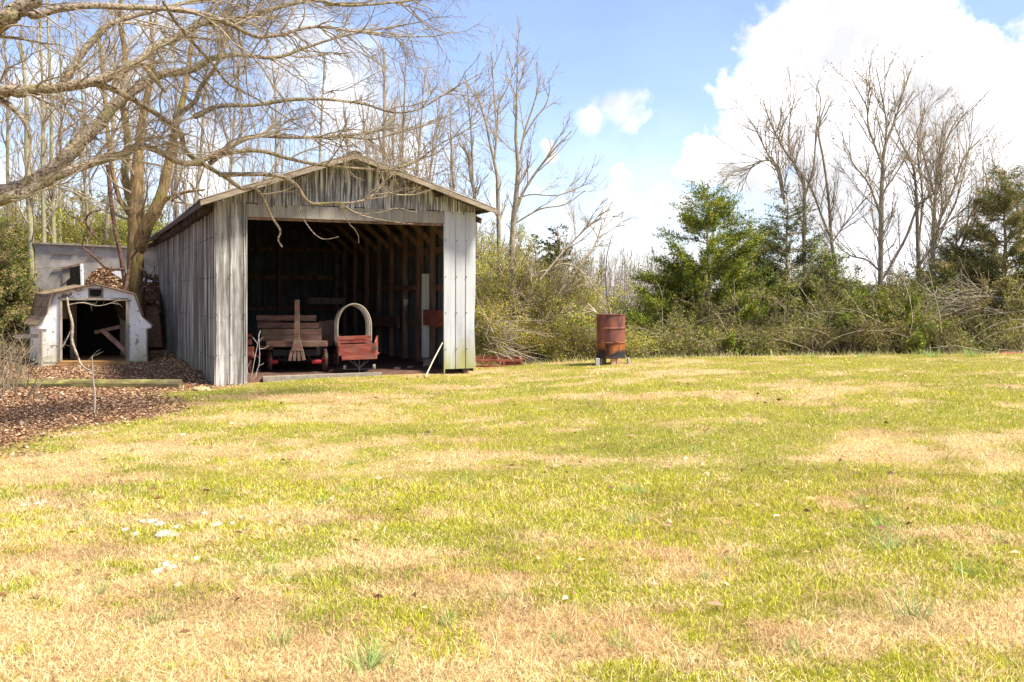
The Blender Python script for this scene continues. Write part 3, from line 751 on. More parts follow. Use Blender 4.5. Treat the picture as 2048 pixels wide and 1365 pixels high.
# metal sheet standing by the posts (local barn coordinates converted)
a = P(843.5, 716, 20.1); b = P(858.5, 548, 20.1)
mb = MB(); k = 7
for i in range(k):
    x0 = a.x+(b.x-a.x)*i/k; x1 = a.x+(b.x-a.x)*(i+1)/k
    mb.box(x0, x1, 20.1+(.012 if i % 2 else 0), 20.13+(.012 if i % 2 else 0), FZ+.12, b.z)
tag(obj('metal_sheet', mb, M['sheet']), 'pale ribbed metal sheet standing between the posts at the right inside the barn', 'metal sheet')
tag(obj('foam_block', MB().box(P(855, 0, 19.6).x-.08, P(855, 0, 19.6).x+.08, 19.4, 19.6, FZ-.01, FZ+.13, .02), M['concrete']), 'pale block on the dirt floor under the metal sheet', 'block')
for (x0, x1, d, lab) in ((788, 800, 18.6, 'pale scrap of board on the dirt floor, nearer the cart'), (815, 826, 18.9, 'pale scrap of board on the dirt floor, nearer the metal sheet')):
    a = P(x0, 0, d); b = P(x1, 0, d); tag(obj('scrap_board', MB().box(a.x, b.x, d, d+.22, FZ+.0, FZ+.022, .008), M['concrete']), lab, 'scrap')
mb = MB().prism([P(806, 598, 20.1), P(816, 600, 20.1), P(815, 608, 20.1), P(811, 614, 20.1), P(806.5, 607, 20.1)], (0, .05, 0))
tag(obj('feed_sack', mb, M['hoop']), 'pale torn scrap hanging on a barn post at the right', 'scrap')
tag(obj('stick', MB().tube([P(851, 754, 17.15), P(866, 722, 17.5), P(885, 686, 17.85)], [.013, .013, .011], 7), M['bleached']), 'straight pale stick leaning on the right edge of the barn opening', 'stick')

# ------------------------------------------------------------------ branching growth
def unit(v):
    return v/(np.linalg.norm(v)+1e-9)
def growpath(p, d, L, n, curl, grav, R):
    pts = [p]; d = unit(d); st = L/n
    for i in range(n):
        d = unit(d+R.normal(0, curl, 3)+np.array([0, 0, grav])); p = p+d*st; pts.append(p)
    return np.array(pts)
def side(tan, ang, R, flat=0.0, up=0.0):
    a = R.normal(0, 1, 3); a -= tan*a.dot(tan); a = unit(a)
    if up: a = unit(a+np.array([0, 0, up])); a -= tan*a.dot(tan); a = unit(a)
    return unit(tan*math.cos(ang)+a*math.sin(ang))
def spawn(out, pts, rad, lv, cfg, R):
    """cfg[lv] = dict(n per metre or count, len, ang, curl, grav, r, seg)"""
    if lv >= len(cfg): return
    c = cfg[lv]; seg = np.diff(pts, axis=0); sl_ = np.linalg.norm(seg, axis=1); cum = np.concatenate([[0], np.cumsum(sl_)]); T = cum[-1]
    k_ = min(1., max(.42, float(rad[0])/c['thin'])) if 'thin' in c else 1.
    n = R.poisson(c['n']*T*k_)
    for _ in range(n):
        u = T*(c.get('from', .15)+(1-c.get('from', .15))*R.random()); i = min(np.searchsorted(cum, u)-1, len(seg)-1); i = max(i, 0)
        f = (u-cum[i])/(sl_[i]+1e-9); p = pts[i]+seg[i]*f; tan = unit(seg[i])
        L = c['len']*(.45+.9*R.random())*(1-.45*u/T)
        if c.get('rel'): L = T*c['rel']*(.5+.8*R.random())*(1.1-.7*u/T)
        d = side(tan, c['ang']*(.6+.8*R.random()), R, up=c.get('up', 0))
        k = c.get('seg', 5); q = growpath(p, d, L, k, c['curl'], c['grav'], R)
        r0 = min(c['r'], (rad[i]*(1-f)+rad[min(i+1, len(rad)-1)]*f)*.75); r0 = max(r0, c['rmin'])
        rr_ = np.linspace(r0, max(c['rmin']*.6, r0*.35), k+1)
        if c.get('clear') and q[-1][2] < c['clear'] and q[-1][1] > 11.2 and q[-1][0] > -5.6 and R.random() < .985: continue
        out.append((q, rr_, lv)); spawn(out, q, rr_, lv+1, cfg, R)
def tubes(items, sides):
    """list of (pts, radii) -> merged verts and quads, batched by point count"""
    V = []; Fq = []; base = 0; by = {}
    for it in items: by.setdefault(len(it[0]), []).append(it)
    for k, its in by.items():
        Pp = np.stack([i[0] for i in its]); Rr = np.stack([i[1] for i in its]); m = len(its)
        T = np.empty_like(Pp); T[:, 1:-1] = Pp[:, 2:]-Pp[:, :-2]; T[:, 0] = Pp[:, 1]-Pp[:, 0]; T[:, -1] = Pp[:, -1]-Pp[:, -2]
        T /= np.linalg.norm(T, axis=2, keepdims=True)+1e-9
        D_ = Pp[:, -1]-Pp[:, 0]; ref = np.where((np.abs(D_[:, 2]) > .75*np.linalg.norm(D_, axis=1))[:, None], np.array([1., .1, 0]), np.array([0, .1, 1.]))
        X_ = np.cross(T, ref[:, None, :]); X_ /= np.linalg.norm(X_, axis=2, keepdims=True)+1e-9; Y_ = np.cross(T, X_)
        ang = np.arange(sides)*2*np.pi/sides
        W = Pp[:, :, None, :]+Rr[:, :, None, None]*(X_[:, :, None, :]*np.cos(ang)[None, None, :, None]+Y_[:, :, None, :]*np.sin(ang)[None, None, :, None])
        V.append(W.reshape(-1, 3)); idx = base+np.arange(m*k*sides).reshape(m, k, sides); nx_ = np.roll(idx, -1, 2)
        Fq.append(np.stack([idx[:, :-1], nx_[:, :-1], nx_[:, 1:], idx[:, 1:]], -1).reshape(-1, 4)); base += m*k*sides
    return np.concatenate(V), np.concatenate(Fq)
def spline(pts, sub=6):
    """Catmull-Rom through control rows (x, y, z, r)"""
    p = np.array(pts, dtype=float); p = np.vstack([2*p[0]-p[1], p, 2*p[-1]-p[-2]]); out = []
    for i in range(1, len(p)-2):
        for s_ in range(sub):
            t_ = s_/sub; a, b, c, d = p[i-1], p[i], p[i+1], p[i+2]
            out.append(.5*((2*b)+(-a+c)*t_+(2*a-5*b+4*c-d)*t_*t_+(-a+3*b-3*c+d)*t_**3))
    out.append(p[-2]); o = np.array(out); o[:, 3] = np.maximum(o[:, 3], .002); return o[:, :3], o[:, 3]
def limb(ctrl, R, sub=6, wob=.0):
    """ctrl rows: (px, py, d, diameter in px)"""
    rows = []
    for px, py, d, w in ctrl:
        v = P(px, py, d); rows.append((v.x, v.y, v.z, w/2*d/F))
    p, r = spline(rows, sub)
    if wob: p = p+R.normal(0, 1, p.shape)*(r[:, None]*wob)
    r = r*(1+R.normal(0, .05, len(r)))
    return p, r
def leaves_on(items, per_m, size, pal, R, jit=.03):
    """small leaf faces along twigs"""
    Pn = []
    for it in items:
        p = it[0]; L = np.linalg.norm(p[-1]-p[0]); n = R.poisson(per_m*L)
        if n:
            u = R.random(n)*(len(p)-1); i = np.minimum(u.astype(int), len(p)-2); f = (u-i)[:, None]
            Pn.append(p[i]*(1-f)+p[i+1]*f)
    if not Pn: return None
    q = np.concatenate(Pn); q = q+R.normal(0, jit, q.shape); return randquads(q, size, pal, R)
def randquads(q, size, pal, R, asp=.6):
    n = len(q); a = R.normal(0, 1, (n, 3)); a /= np.linalg.norm(a, axis=1, keepdims=True)
    b = R.normal(0, 1, (n, 3)); b = np.cross(a, b); b /= np.linalg.norm(b, axis=1, keepdims=True)
    s_ = (size*(.6+.8*R.random(n)))[:, None]
    V = np.stack([q-a*s_, q-b*s_*asp, q+a*s_, q+b*s_*asp], 1).reshape(-1, 3)
    Fq = (np.arange(n)*4)[:, None]+np.array([[0, 1, 2, 3]])
    pal = np.array(pal); col = pal[R.integers(0, len(pal), n)]*(.7+.6*R.random((n, 1)))
    return V, Fq, np.repeat(col, 4, 0)

def tree(name, base, main, cfg, R, mats, label, cat='tree', group=None, leaf=None, wide=False, partname='trunk'):
    """main: list of (pts, radii) traced stems (world); twigs grow from them"""
    root = empty(name, base, label, cat, group)
    tw = []
    for p, r in main: spawn(tw, p, r, 0, cfg, R)
    V, Fq = tubes(main[:1], 10); npmesh(partname, V, Fq, mats[0], root, smooth=True, off=base)
    if len(main) > 1:
        V, Fq = tubes(main[1:], 8); npmesh('limbs', V, Fq, mats[0], root, smooth=True, off=base)
    big = [t_ for t_ in tw if t_[2] == 0]; small = [t_ for t_ in tw if t_[2] > 0]
    if big:
        V, Fq = tubes(big, 5); npmesh('branches', V, Fq, mats[1], root, smooth=True, off=base)
    if small:
        V, Fq = tubes(small, 3); npmesh('twigs', V, Fq, mats[1], root, off=base)
    if leaf:
        res = leaves_on([t_ for t_ in tw if t_[2] >= leaf.get('lv', 1)], leaf['n'], leaf['size'], leaf['pal'], R, leaf.get('jit', .03))
        if res: npmesh('foliage', res[0], res[1], M['leafcol'], root, cols=res[2], off=base)
    return root

# --- big overhanging tree, trunk just left of the frame
R = np.random.default_rng(5)
Z4 = lambda rows: [(x/2.73, y/2.73, d, w/2.73) for x, y, d, w in rows]
Z3 = lambda rows: [(280+x/2.73, 280+y/2.73, d, w/2.73) for x, y, d, w in rows]
Z5 = lambda rows: [(650+x/3.25, y/3.25, d, w/3.25) for x, y, d, w in rows]
TB = Vector((-7.4, 10.4, gz(-7.4, 10.4)))
def fromtrunk(z, rows, w=None):
    """first rows lead from the trunk axis into the frame"""
    p = P(rows[0][0], rows[0][1], rows[0][2]); r0 = rows[0][3]/2*rows[0][2]/F
    out = [(TB.x+.05, TB.y, z, r0*1.35), ((TB.x+p.x)/2, (TB.y+p.y)/2, (z+p.z)/2+.05, r0*1.15)]
    for px, py, d, ww in rows:
        v = P(px, py, d); out.append((v.x, v.y, v.z, ww/2*d/F))
    p_, r_ = spline(out, 6); return p_+R.normal(0, 1, p_.shape)*(r_[:, None]*.06), r_*(1+R.normal(0, .05, len(r_)))
trunk = spline([(TB.x-.1, TB.y, TB.z-.1, .42), (TB.x-.05, TB.y, .8, .34), (TB.x, TB.y, 2.0, .31), (TB.x+.05, TB.y+.05, 3.0, .28), (TB.x+.2, TB.y, 4.2, .24), (TB.x+.3, TB.y+.1, 5.6, .18), (TB.x+.3, TB.y+.4, 7.4, .08)], 6)
L_ = [trunk]
L_.append(fromtrunk(3.2, Z4([(-30, 150, 9.0, 105), (90, 60, 9.0, 95), (185, 10, 9.0, 70), (215, -60, 9.0, 60), (260, -260, 9.1, 45)])))
A1 = limb(Z4([(150, 60, 9.0, 50), (190, 85, 9.0, 46), (330, 48, 9.1, 42), (500, 32, 9.3, 38), (700, 40, 9.6, 34), (870, 45, 9.9, 32), (1050, 66, 10.2, 30), (1180, 100, 10.5, 28), (1290, 150, 10.8, 26), (1400, 200, 11, 24), (1530, 190, 11.2, 19), (1700, 150, 11.4, 14), (1911, 170, 11.6, 9), (2150, 210, 11.8, 5)]), R); L_.append(A1)
L_.append(fromtrunk(3.0, Z4([(-20, 512, 10, 70), (120, 500, 10, 66), (350, 475, 10.1, 60), (540, 440, 10.2, 55), (650, 390, 10.4, 48), (750, 338, 10.5, 42), (850, 255, 10.7, 40), (1000, 190, 11, 38), (1100, 130, 11.2, 36), (1300, 110, 11.5, 34), (1400, 80, 11.7, 30), (1560, 30, 12, 24), (1720, 5, 12.2, 20), (1911, 30, 12.4, 16), (2200, 10, 12.8, 11), (2500, -30, 13, 6)])))
L_.append(limb(Z4([(330, 470, 10.1, 46), (370, 420, 10.1, 44), (430, 320, 10.2, 38), (500, 230, 10.3, 36), (600, 135, 10.4, 34), (750, 82, 10.6, 28), (880, 50, 10.8, 24), (1020, 15, 11, 20), (1200, -10, 11.2, 16), (1450, -40, 11.5, 10)]), R))
L_.append(limb(Z4([(520, 455, 10.2, 40), (620, 490, 10.4, 36), (720, 540, 10.6, 33), (850, 620, 11, 31), (980, 720, 11.4, 30), (1010, 820, 11.7, 28), (1100, 890, 12, 26), (1240, 975, 12.4, 23), (1320, 1030, 12.7, 20), (1410, 1040, 12.9, 17), (1480, 1180, 13.1, 13), (1530, 1260, 13.2, 11), (1518, 1310, 13.2, 10), (1542, 1352, 13.2, 7)]), R))
L_.append(fromtrunk(1.9, Z4([(-20, 1075, 10.3, 105), (120, 1030, 10.4, 100), (250, 960, 10.5, 96), (350, 880, 10.6, 88), (430, 780, 10.8, 78), (540, 680, 11, 72), (620, 580, 11.2, 62), (750, 480, 11.4, 52), (880, 410, 11.6, 44), (1050, 380, 11.9, 42), (1150, 322, 12.1, 34), (1300, 300, 12.4, 27), (1500, 315, 12.7, 21), (1700, 250, 13, 16), (1911, 190, 13.2, 12), (2300, 120, 13.6, 6)])))
L_.append(fromtrunk(1.7, Z4([(0, 1100, 9.8, 62), (150, 1050, 10, 60), (300, 965, 10.2, 54), (500, 890, 10.6, 48), (650, 850, 10.9, 42), (760, 800, 11.1, 38), (860, 825, 11.3, 36), (970, 882, 11.6, 34), (1060, 892, 11.8, 32), (1200, 830, 12, 28), (1300, 780, 12.2, 24), (1400, 745, 12.4, 21), (1600, 752, 12.8, 17), (1911, 742, 13.3, 11), (2150, 700, 13.8, 6)])))
L_.append(limb(Z4([(620, 480, 10.3, 30), (700, 350, 10.4, 28), (780, 362, 10.5, 30), (850, 440, 10.6, 26), (905, 505, 10.7, 20)]), R))
L_.append(limb(Z3([(380, 130, 12, 28), (470, 75, 12.1, 26), (650, 60, 12.3, 23), (800, 100, 12.6, 20), (950, 132, 12.9, 18), (1100, 150, 13.1, 15), (1250, 160, 13.3, 13), (1400, 168, 13.5, 10), (1550, 220, 13.7, 6)]), R))
L_.append(limb(Z3([(430, 190, 12.2, 26), (590, 188, 12.4, 24), (700, 190, 12.5, 22), (775, 203, 12.6, 21), (850, 245, 12.8, 20), (900, 320, 12.9, 19), (950, 350, 13, 18), (1050, 345, 13.1, 15), (1150, 345, 13.2, 14), (1250, 318, 13.3, 12), (1330, 240, 13.5, 11), (1400, 170, 13.6, 10), (1480, 122, 13.8, 9), (1620, 70, 14, 6), (1720, -20, 14, 4)]), R))
L_.append(limb(Z3([(1060, 345, 13.1, 12), (1130, 375, 13.2, 10), (1200, 402, 13.3, 9), (1300, 400, 13.4, 7), (1400, 375, 13.5, 6), (1500, 395, 13.6, 4)]), R))
L_.append(limb(Z3([(1100, 350, 13.1, 9), (1180, 400, 13, 8), (1280, 430, 13, 6), (1400, 450, 13, 5), (1490, 460, 13, 3)]), R))
L_.append(limb(Z3([(870, 320, 12.9, 8), (880, 400, 12.9, 6), (910, 460, 12.9, 5), (960, 520, 12.9, 5), (1010, 543, 12.9, 4), (1085, 530, 12.9, 3)]), R))
L_.append(limb(Z4([(1060, 640, 12, 30), (1200, 580, 12.2, 26), (1380, 575, 12.5, 22), (1600, 545, 12.8, 19), (1800, 545, 13.1, 16), (1990, 570, 13.4, 14), (2150, 615, 13.7, 12), (2300, 590, 14, 9), (2500, 470, 14.2, 7), (2630, 400, 14.3, 4)]), R))
L_.append(limb(Z4([(950, 640, 11.8, 28), (1060, 560, 12, 26), (1100, 470, 12.1, 24), (1180, 360, 12.2, 20), (1260, 180, 12.4, 15), (1400, 60, 12.6, 10), (1480, -60, 12.7, 7)]), R))
L_.append(limb(Z4([(890, 10, 9.9, 20), (960, 120, 10.1, 18), (1040, 220, 10.4, 17), (1160, 350, 10.8, 16), (1250, 460, 11.1, 13), (1400, 540, 11.5, 10), (1560, 640, 12, 7), (1680, 720, 12.3, 4)]), R))
L_.append(limb(Z4([(-20, 195, 9.2, 20), (120, 215, 9.2, 14), (240, 238, 9.2, 10), (330, 245, 9.2, 6)]), R))
L_.append(limb(Z4([(-20, 540, 10, 40), (40, 570, 10, 34), (100, 620, 9.9, 26), (150, 700, 9.8, 18), (160, 760, 9.8, 10)]), R))
L_.append(limb(Z5([(0, 30, 12.4, 22), (120, 33, 12.6, 20), (300, 30, 12.9, 16), (430, 15, 13.1, 13), (560, 0, 13.3, 9), (700, -40, 13.4, 5)]), R))
L_.append(limb(Z5([(-60, 170, 11.9, 14), (0, 180, 12, 13), (200, 200, 12.2, 12), (450, 235, 12.6, 10), (700, 236, 13, 8), (820, 205, 13.2, 6), (875, 140, 13.3, 3)]), R))
L_.append(limb(Z5([(-80, 890, 13, 17), (80, 885, 13.2, 16), (300, 905, 13.5, 13), (450, 872, 13.8, 10), (700, 800, 14.2, 7), (900, 700, 14.5, 4)]), R))
L_.append(limb(Z5([(480, 1090, 13.6, 14), (620, 1030, 13.8, 13), (760, 930, 14, 11), (880, 870, 14.2, 9), (1000, 780, 14.4, 6), (1090, 670, 14.5, 3)]), R))
cfg_big = [dict(n=6.0, len=1.5, ang=.75, curl=.2, grav=-.012, r=.012, rmin=.0042, seg=8, thin=.045, clear=3.12, **{'from': .22}),
           dict(n=10., len=.6, ang=.7, curl=.16, grav=-.01, r=.005, rmin=.0025, seg=5, clear=3.0),
           dict(n=7.0, len=.22, ang=.7, curl=.15, grav=0, r=.003, rmin=.0018, seg=3)]
tree('overhanging_tree', TB, L_, cfg_big, R, (M['bark_big'], M['twig_big']), 'huge bare tree at the left edge whose mossy limbs arch over the barn roof')

# --- multi-stem tree between the white shed and the barn
d = 23.6
S = []
S.append(limb([(283, 742, d, 44), (277, 690, d, 32), (273, 620, d, 29), (270, 560, d, 30), (272, 490, d, 32), (272, 440, d, 32), (272, 400, d, 27), (275, 330, d, 21), (285, 240, d, 15), (300, 160, d, 11), (305, 90, d, 8), (300, 20, d, 5)], R))
S.append(limb([(278, 500, d, 28), (292, 455, d-.2, 26), (318, 405, d-.3, 24), (335, 340, d-.3, 20), (348, 270, d-.3, 15), (368, 190, d-.2, 12), (380, 110, d, 9), (390, 40, d, 6)], R))
S.append(limb([(268, 420, d, 20), (250, 350, d+.3, 16), (255, 280, d+.4, 14), (245, 200, d+.5, 13), (250, 110, d+.6, 11), (240, 40, d+.6, 9), (245, -30, d+.6, 6)], R))
S.append(limb([(300, 430, d, 14), (330, 400, d-.3, 12), (345, 395, d-.6, 10), (370, 385, d-.9, 7), (410, 380, d-1.1, 4)], R))
S.append(limb([(262, 430, d, 12), (240, 400, d, 10), (225, 340, d, 9), (215, 260, d, 8), (205, 150, d, 6), (195, 60, d, 4)], R))
cfg_t2 = [dict(n=1.6, len=2.0, ang=.7, curl=.16, grav=.03, r=.03, rmin=.010, seg=8, **{'from': .35}),
          dict(n=2.6, len=.8, ang=.7, curl=.15, grav=.01, r=.010, rmin=.006, seg=5), dict(n=2.6, len=.35, ang=.7, curl=.15, grav=0, r=.006, rmin=.0045, seg=3)]
b = P(283, 0, d); b.z = gz(b.x, b.y)
tree('forked_tree', b, S, cfg_t2, R, (M['bark_orange'], M['bark_grey']), 'forked bare tree with orange brown trunk between the white shed and the barn')
# dark vines on that tree
V_ = [limb([(240, 598, 22.9, 9), (252, 575, 23, 8), (256, 550, 23.2, 7), (262, 520, 23.3, 5), (275, 500, 23.3, 4)], R),
      limb([(284, 590, 23.2, 7), (292, 560, 23, 6), (290, 545, 22.9, 5), (280, 535, 23, 4)], R),
      limb([(250, 540, 23, 5), (215, 537, 22.9, 5), (195, 520, 22.9, 5), (178, 505, 22.9, 4), (165, 492, 23, 4), (170, 470, 23, 3)], R),
      limb([(285, 577, 23, 5), (306, 565, 22.7, 4), (315, 555, 22.6, 4), (310, 548, 22.6, 3)], R),
      limb([(255, 600, 23.2, 10), (243, 520, 23.3, 9), (232, 470, 23.3, 8), (222, 400, 23.4, 8), (215, 330, 23.5, 7)], R),
      limb([(196, 480, 23, 3), (176, 455, 23, 4), (172, 440, 23, 4), (182, 425, 23, 4), (205, 420, 23.2, 3)], R)]
M['vine'] = barkmat('dark_vine_bark', [(.35, (.05, .028, .022)), (.65, (.17, .10, .075))])
tree('climbing_vine', b+Vector((-.3, -.4, 0)), V_, [dict(n=2.5, len=.8, ang=.8, curl=.25, grav=0, r=.012, rmin=.006, seg=6), dict(n=2.5, len=.3, ang=.8, curl=.25, grav=0, r=.005, rmin=.004, seg=4)], R, (M['vine'], M['vine']),
     'dark twisting vine climbing the forked tree behind the white shed', 'vine', partname='stem')

# --- bare trees helper
def baretree(name, rows_list, label, cfg, mats=None, group=None, leaf=None, seed=0, zb=None):
    R2 = np.random.default_rng(100+seed)
    main = [limb(r, R2, 5, .05) for r in rows_list]
    p0 = main[0][0][0]; z = gz(p0[0], p0[1])
    if zb is not False: # carry the first stem down to the ground
        m0, r0 = main[0]
        if m0[0][2] > z: main[0] = (np.vstack([[m0[0][0], m0[0][1], z-.1], m0]), np.concatenate([[r0[0]*1.15], r0]))
    return tree(name, (p0[0], p0[1], z), main, cfg, R2, mats or (M['bark_grey'], M['twig_grey']), label, group=group, leaf=leaf)
def cfgA(s=1., rm=.006, n0=1.7, up=.05):
    return [dict(n=n0*1.8, len=1.7*s, ang=.55, curl=.08, grav=up, r=.016, rmin=rm*1.2, seg=7, up=.4, **{'from': .10}),
            dict(n=5.2/s, len=.75*s, ang=.5, curl=.10, grav=.03, r=.009, rmin=rm*.85, seg=5),
            dict(n=4.0/s, len=.3*s, ang=.6, curl=.12, grav=.02, r=.005, rmin=rm*.6, seg=3)]
# right of the barn
z5 = lambda rows, d, k=.78: [(650+x/3.25, y/3.25, d, w*k) for x, y, w in rows]
d = 24.0
baretree('bare_tree', [z5([(1000, 2300, 13), (985, 1700, 11), (975, 1300, 9), (945, 1150, 8), (930, 1020, 6), (870, 930, 4)], d), z5([(960, 1200, 6), (955, 950, 5), (940, 750, 4), (925, 560, 3)], d)],
    'thin reddish bare tree closest to the right corner of the barn', cfgA(.75, .006, 2.8), seed=1)
d = 24.6
baretree('bare_tree', [z5([(1140, 2300, 14), (1130, 1600, 12), (1125, 1330, 11), (1120, 1150, 9), (1100, 1050, 8), (1065, 900, 6), (1040, 780, 5), (1000, 650, 4), (960, 560, 2.5)], d),
    z5([(1100, 1060, 6), (1115, 850, 5), (1100, 650, 4), (1092, 480, 3), (1080, 340, 2)], d), z5([(1120, 850, 4), (1130, 680, 3.5), (1180, 580, 3), (1215, 480, 2), (1190, 400, 1.5)], d)],
    'slender bare tree with a forked top, second from the barn', cfgA(.7, .006, 1.6), seed=2)
d = 23.4
baretree('bare_tree', [z5([(1225, 2350, 19), (1215, 1800, 16), (1220, 1500, 14), (1240, 1300, 13), (1255, 1100, 11), (1240, 900, 8), (1245, 700, 6), (1250, 500, 4), (1250, 300, 2)], d),
    z5([(1270, 1000, 7), (1300, 850, 5), (1350, 700, 4), (1380, 600, 3), (1400, 500, 2)], d), z5([(1290, 900, 5), (1360, 780, 4), (1430, 690, 3.5), (1458, 600, 3), (1455, 505, 2)], d),
    z5([(1240, 1380, 8), (1290, 1250, 7), (1380, 1110, 6), (1500, 960, 4.5), (1560, 900, 3), (1605, 850, 2)], d),
    z5([(1260, 1285, 4), (1350, 1265, 4), (1500, 1272, 3), (1620, 1235, 2.5), (1710, 1190, 1.5)], d),
    z5([(1240, 1450, 5), (1400, 1360, 4), (1560, 1330, 3), (1690, 1240, 2)], d),
    z5([(1250, 600, 3), (1280, 500, 2.5), (1320, 410, 1.5)], d)],
    'tall slim bare tree with sideways limbs standing between barn and drum', cfgA(.75, .006, 1.8), seed=3)
baretree('bare_tree', [[(1065, 720, 22.6, 6), (1085, 660, 22.8, 5.5), (1110, 600, 23, 5), (1150, 545, 23.2, 4.5), (1190, 490, 23.4, 4), (1205, 440, 23.5, 2)],
    [(1040, 690, 22.8, 5), (1070, 560, 23, 5), (1100, 540, 23, 4.5), (1130, 528, 23, 4), (1165, 545, 23, 3), (1190, 580, 23, 2)],
    [(1080, 560, 22.8, 4), (1130, 500, 23, 4), (1180, 450, 23, 3), (1205, 435, 23, 2)],
    [(1050, 650, 22.6, 4), (1110, 640, 22.6, 3.5), (1160, 628, 22.6, 3), (1190, 622, 22.6, 2)]],
    'low arching bare sapling spreading over the green thicket left of the drum', cfgA(.8, .006, 2.4, .0), (M['twig_grey'], M['twig_grey']), seed=4)
# behind the barn roof
k = 0
for (x0, x1, yt, w, dd, lab) in ((766, 770, 105, 9, 33, 'thickest straight sapling rising behind the barn ridge'),
        (800, 812, 120, 8, 34, 'straight bare sapling behind the barn roof, right of the thickest one'),
        (740, 722, 190, 6, 35, 'thin bare sapling leaning left behind the barn ridge'), (830, 850, 150, 6, 33.5, 'thin bare sapling behind the right slope of the barn roof'),
        (855, 880, 200, 5, 34.5, 'short leaning sapling behind the right slope of the barn roof'), (700, 690, 215, 5, 36, 'leftmost faint sapling above the barn ridge'),
        (905, 900, 235, 6, 32, 'bushy sapling behind the right barn eave'), (785, 790, 200, 5, 36, 'faint sapling tucked between the straight saplings behind the barn')):
    k += 1
    rows = [(x0, 560, dd, w), (x0+2, 400, dd, w*.9), (x0+(x1-x0)*.4, 300, dd, w*.75), (x0+(x1-x0)*.7, (300+yt)/2, dd, w*.5), (x1, yt, dd, 2)]
    baretree('bare_sapling', [rows], lab, [dict(n=2.4, len=2.0, ang=.33, curl=.06, grav=.05, r=.025, rmin=.010, seg=7, up=.6, **{'from': .35}),
        dict(n=1.8, len=.9, ang=.45, curl=.1, grav=.03, r=.01, rmin=.007, seg=5), dict(n=1.6, len=.4, ang=.6, curl=.1, grav=0, r=.006, rmin=.005, seg=3)], seed=10+k, group='bare saplings behind the barn')
# left background poles
k = 0
for (x0, x1, yt, w, dd, lab) in ((64, 40, 60, 13, 27, 'pale mossy trunk nearest the left edge behind the white shed'), (110, 92, -20, 10, 28, 'pale mossy trunk second from the left edge'),
        (122, 118, 20, 7, 29, 'thin pale trunk beside the second one from the left edge'), (90, 78, -10, 9, 27.5, 'crooked pale trunk between the leftmost trunks'),
        (215, 232, 10, 9, 29, 'straight background trunk left of the forked tree'), (180, 150, 40, 6, 30, 'faint thin background trunk above the white shed'),
        (22, 5, -20, 8, 28, 'thin trunk at the very left edge of the picture'), (385, 420, -10, 9, 31, 'background trunk rising behind the left slope of the barn roof'),
        (355, 345, 30, 7, 32, 'thin background trunk right of the forked tree'), (450, 480, 60, 7, 33, 'faint background trunk above the left barn slope'), (560, 540, 90, 6, 34, 'faint background trunk left of the barn ridge'),
        (630, 650, 110, 6, 35, 'faint background trunk just left of the barn ridge peak')):
    k += 1
    rows = [(x0, 610, dd, w), (x0-2, 480, dd, w*.95), (x0+(x1-x0)*.4, 340, dd, w*.8), (x0+(x1-x0)*.6+3, 200, dd, w*.6), (x1, yt, dd, 2.5)]
    baretree('bare_tree', [rows], lab, [dict(n=1.7, len=2.0, ang=.55, curl=.12, grav=.04, r=.03, rmin=.010, seg=7, up=.3, **{'from': .3}),
        dict(n=2.0, len=.9, ang=.6, curl=.12, grav=.02, r=.01, rmin=.007, seg=5), dict(n=1.6, len=.4, ang=.6, curl=.1, grav=0, r=.006, rmin=.005, seg=3)],
        (M['pale_bark'] if x0 < 130 else M['bark_grey'], M['twig_grey']), seed=30+k, group='bare trees behind the sheds')
# right hand group
z6 = lambda rows, d: [(1400+x/2.068, 100+y/2.068, d, w*.74) for x, y, w in rows]
d = 27
baretree('bare_tree', [z6([(440, 1150, 12), (430, 850, 10), (430, 560, 9), (395, 480, 7), (340, 400, 5), (290, 300, 4), (260, 200, 2)], d),
    z6([(430, 620, 7), (470, 480, 5), (480, 330, 4), (500, 230, 3), (490, 160, 2)], d), z6([(340, 600, 6), (320, 500, 6), (280, 430, 5), (230, 330, 3), (190, 270, 2)], d),
    z6([(430, 560, 5), (375, 440, 4), (370, 300, 3), (400, 170, 2)], d), z6([(350, 640, 7), (330, 500, 6), (290, 460, 4), (230, 470, 3), (180, 540, 1.5)], d)],
    'bushy bare tree leftmost of the right hand group, above the dark cedars', cfgA(1.0, .007, 2.6), seed=50)
baretree('bare_tree', [z6([(575, 1180, 12), (565, 950, 10), (545, 800, 9), (530, 600, 7), (510, 450, 6), (490, 330, 5), (520, 220, 2.5)], 27.5),
    z6([(540, 780, 7), (500, 680, 6), (470, 600, 5), (430, 520, 3)], 27.5), z6([(545, 800, 4), (600, 720, 3.5), (680, 620, 3), (720, 580, 2)], 27.5)],
    'slim curved bare tree leaning left beside the bushy leftmost one', cfgA(.8, .007, 1.4), seed=51)
baretree('bare_tree', [z6([(745, 1250, 16), (745, 1040, 14), (748, 850, 13), (750, 650, 12), (755, 500, 10), (765, 400, 8), (800, 310, 6), (840, 180, 4), (875, 75, 2)], 26.5),
    z6([(755, 480, 7), (700, 330, 5), (690, 240, 4), (660, 180, 3), (628, 120, 2)], 26.5), z6([(765, 420, 6), (770, 300, 5), (750, 180, 4), (728, 75, 2)], 26.5),
    z6([(750, 700, 6), (700, 560, 5), (640, 480, 4), (590, 400, 2)], 26.5), z6([(750, 600, 5), (830, 480, 4), (900, 330, 3), (930, 240, 2)], 26.5),
    z6([(748, 920, 6), (690, 870, 5), (620, 850, 4), (560, 800, 3)], 26.5), z6([(750, 960, 6), (850, 780, 7), (900, 650, 6), (960, 600, 4), (1020, 520, 3)], 26.5)],
    'tallest bare tree with a straight dark trunk in the middle of the right group', cfgA(1.0, .007, 1.9), leaf=dict(n=1.2, size=.03, pal=[(.25, .12, .05)], lv=1), seed=52)
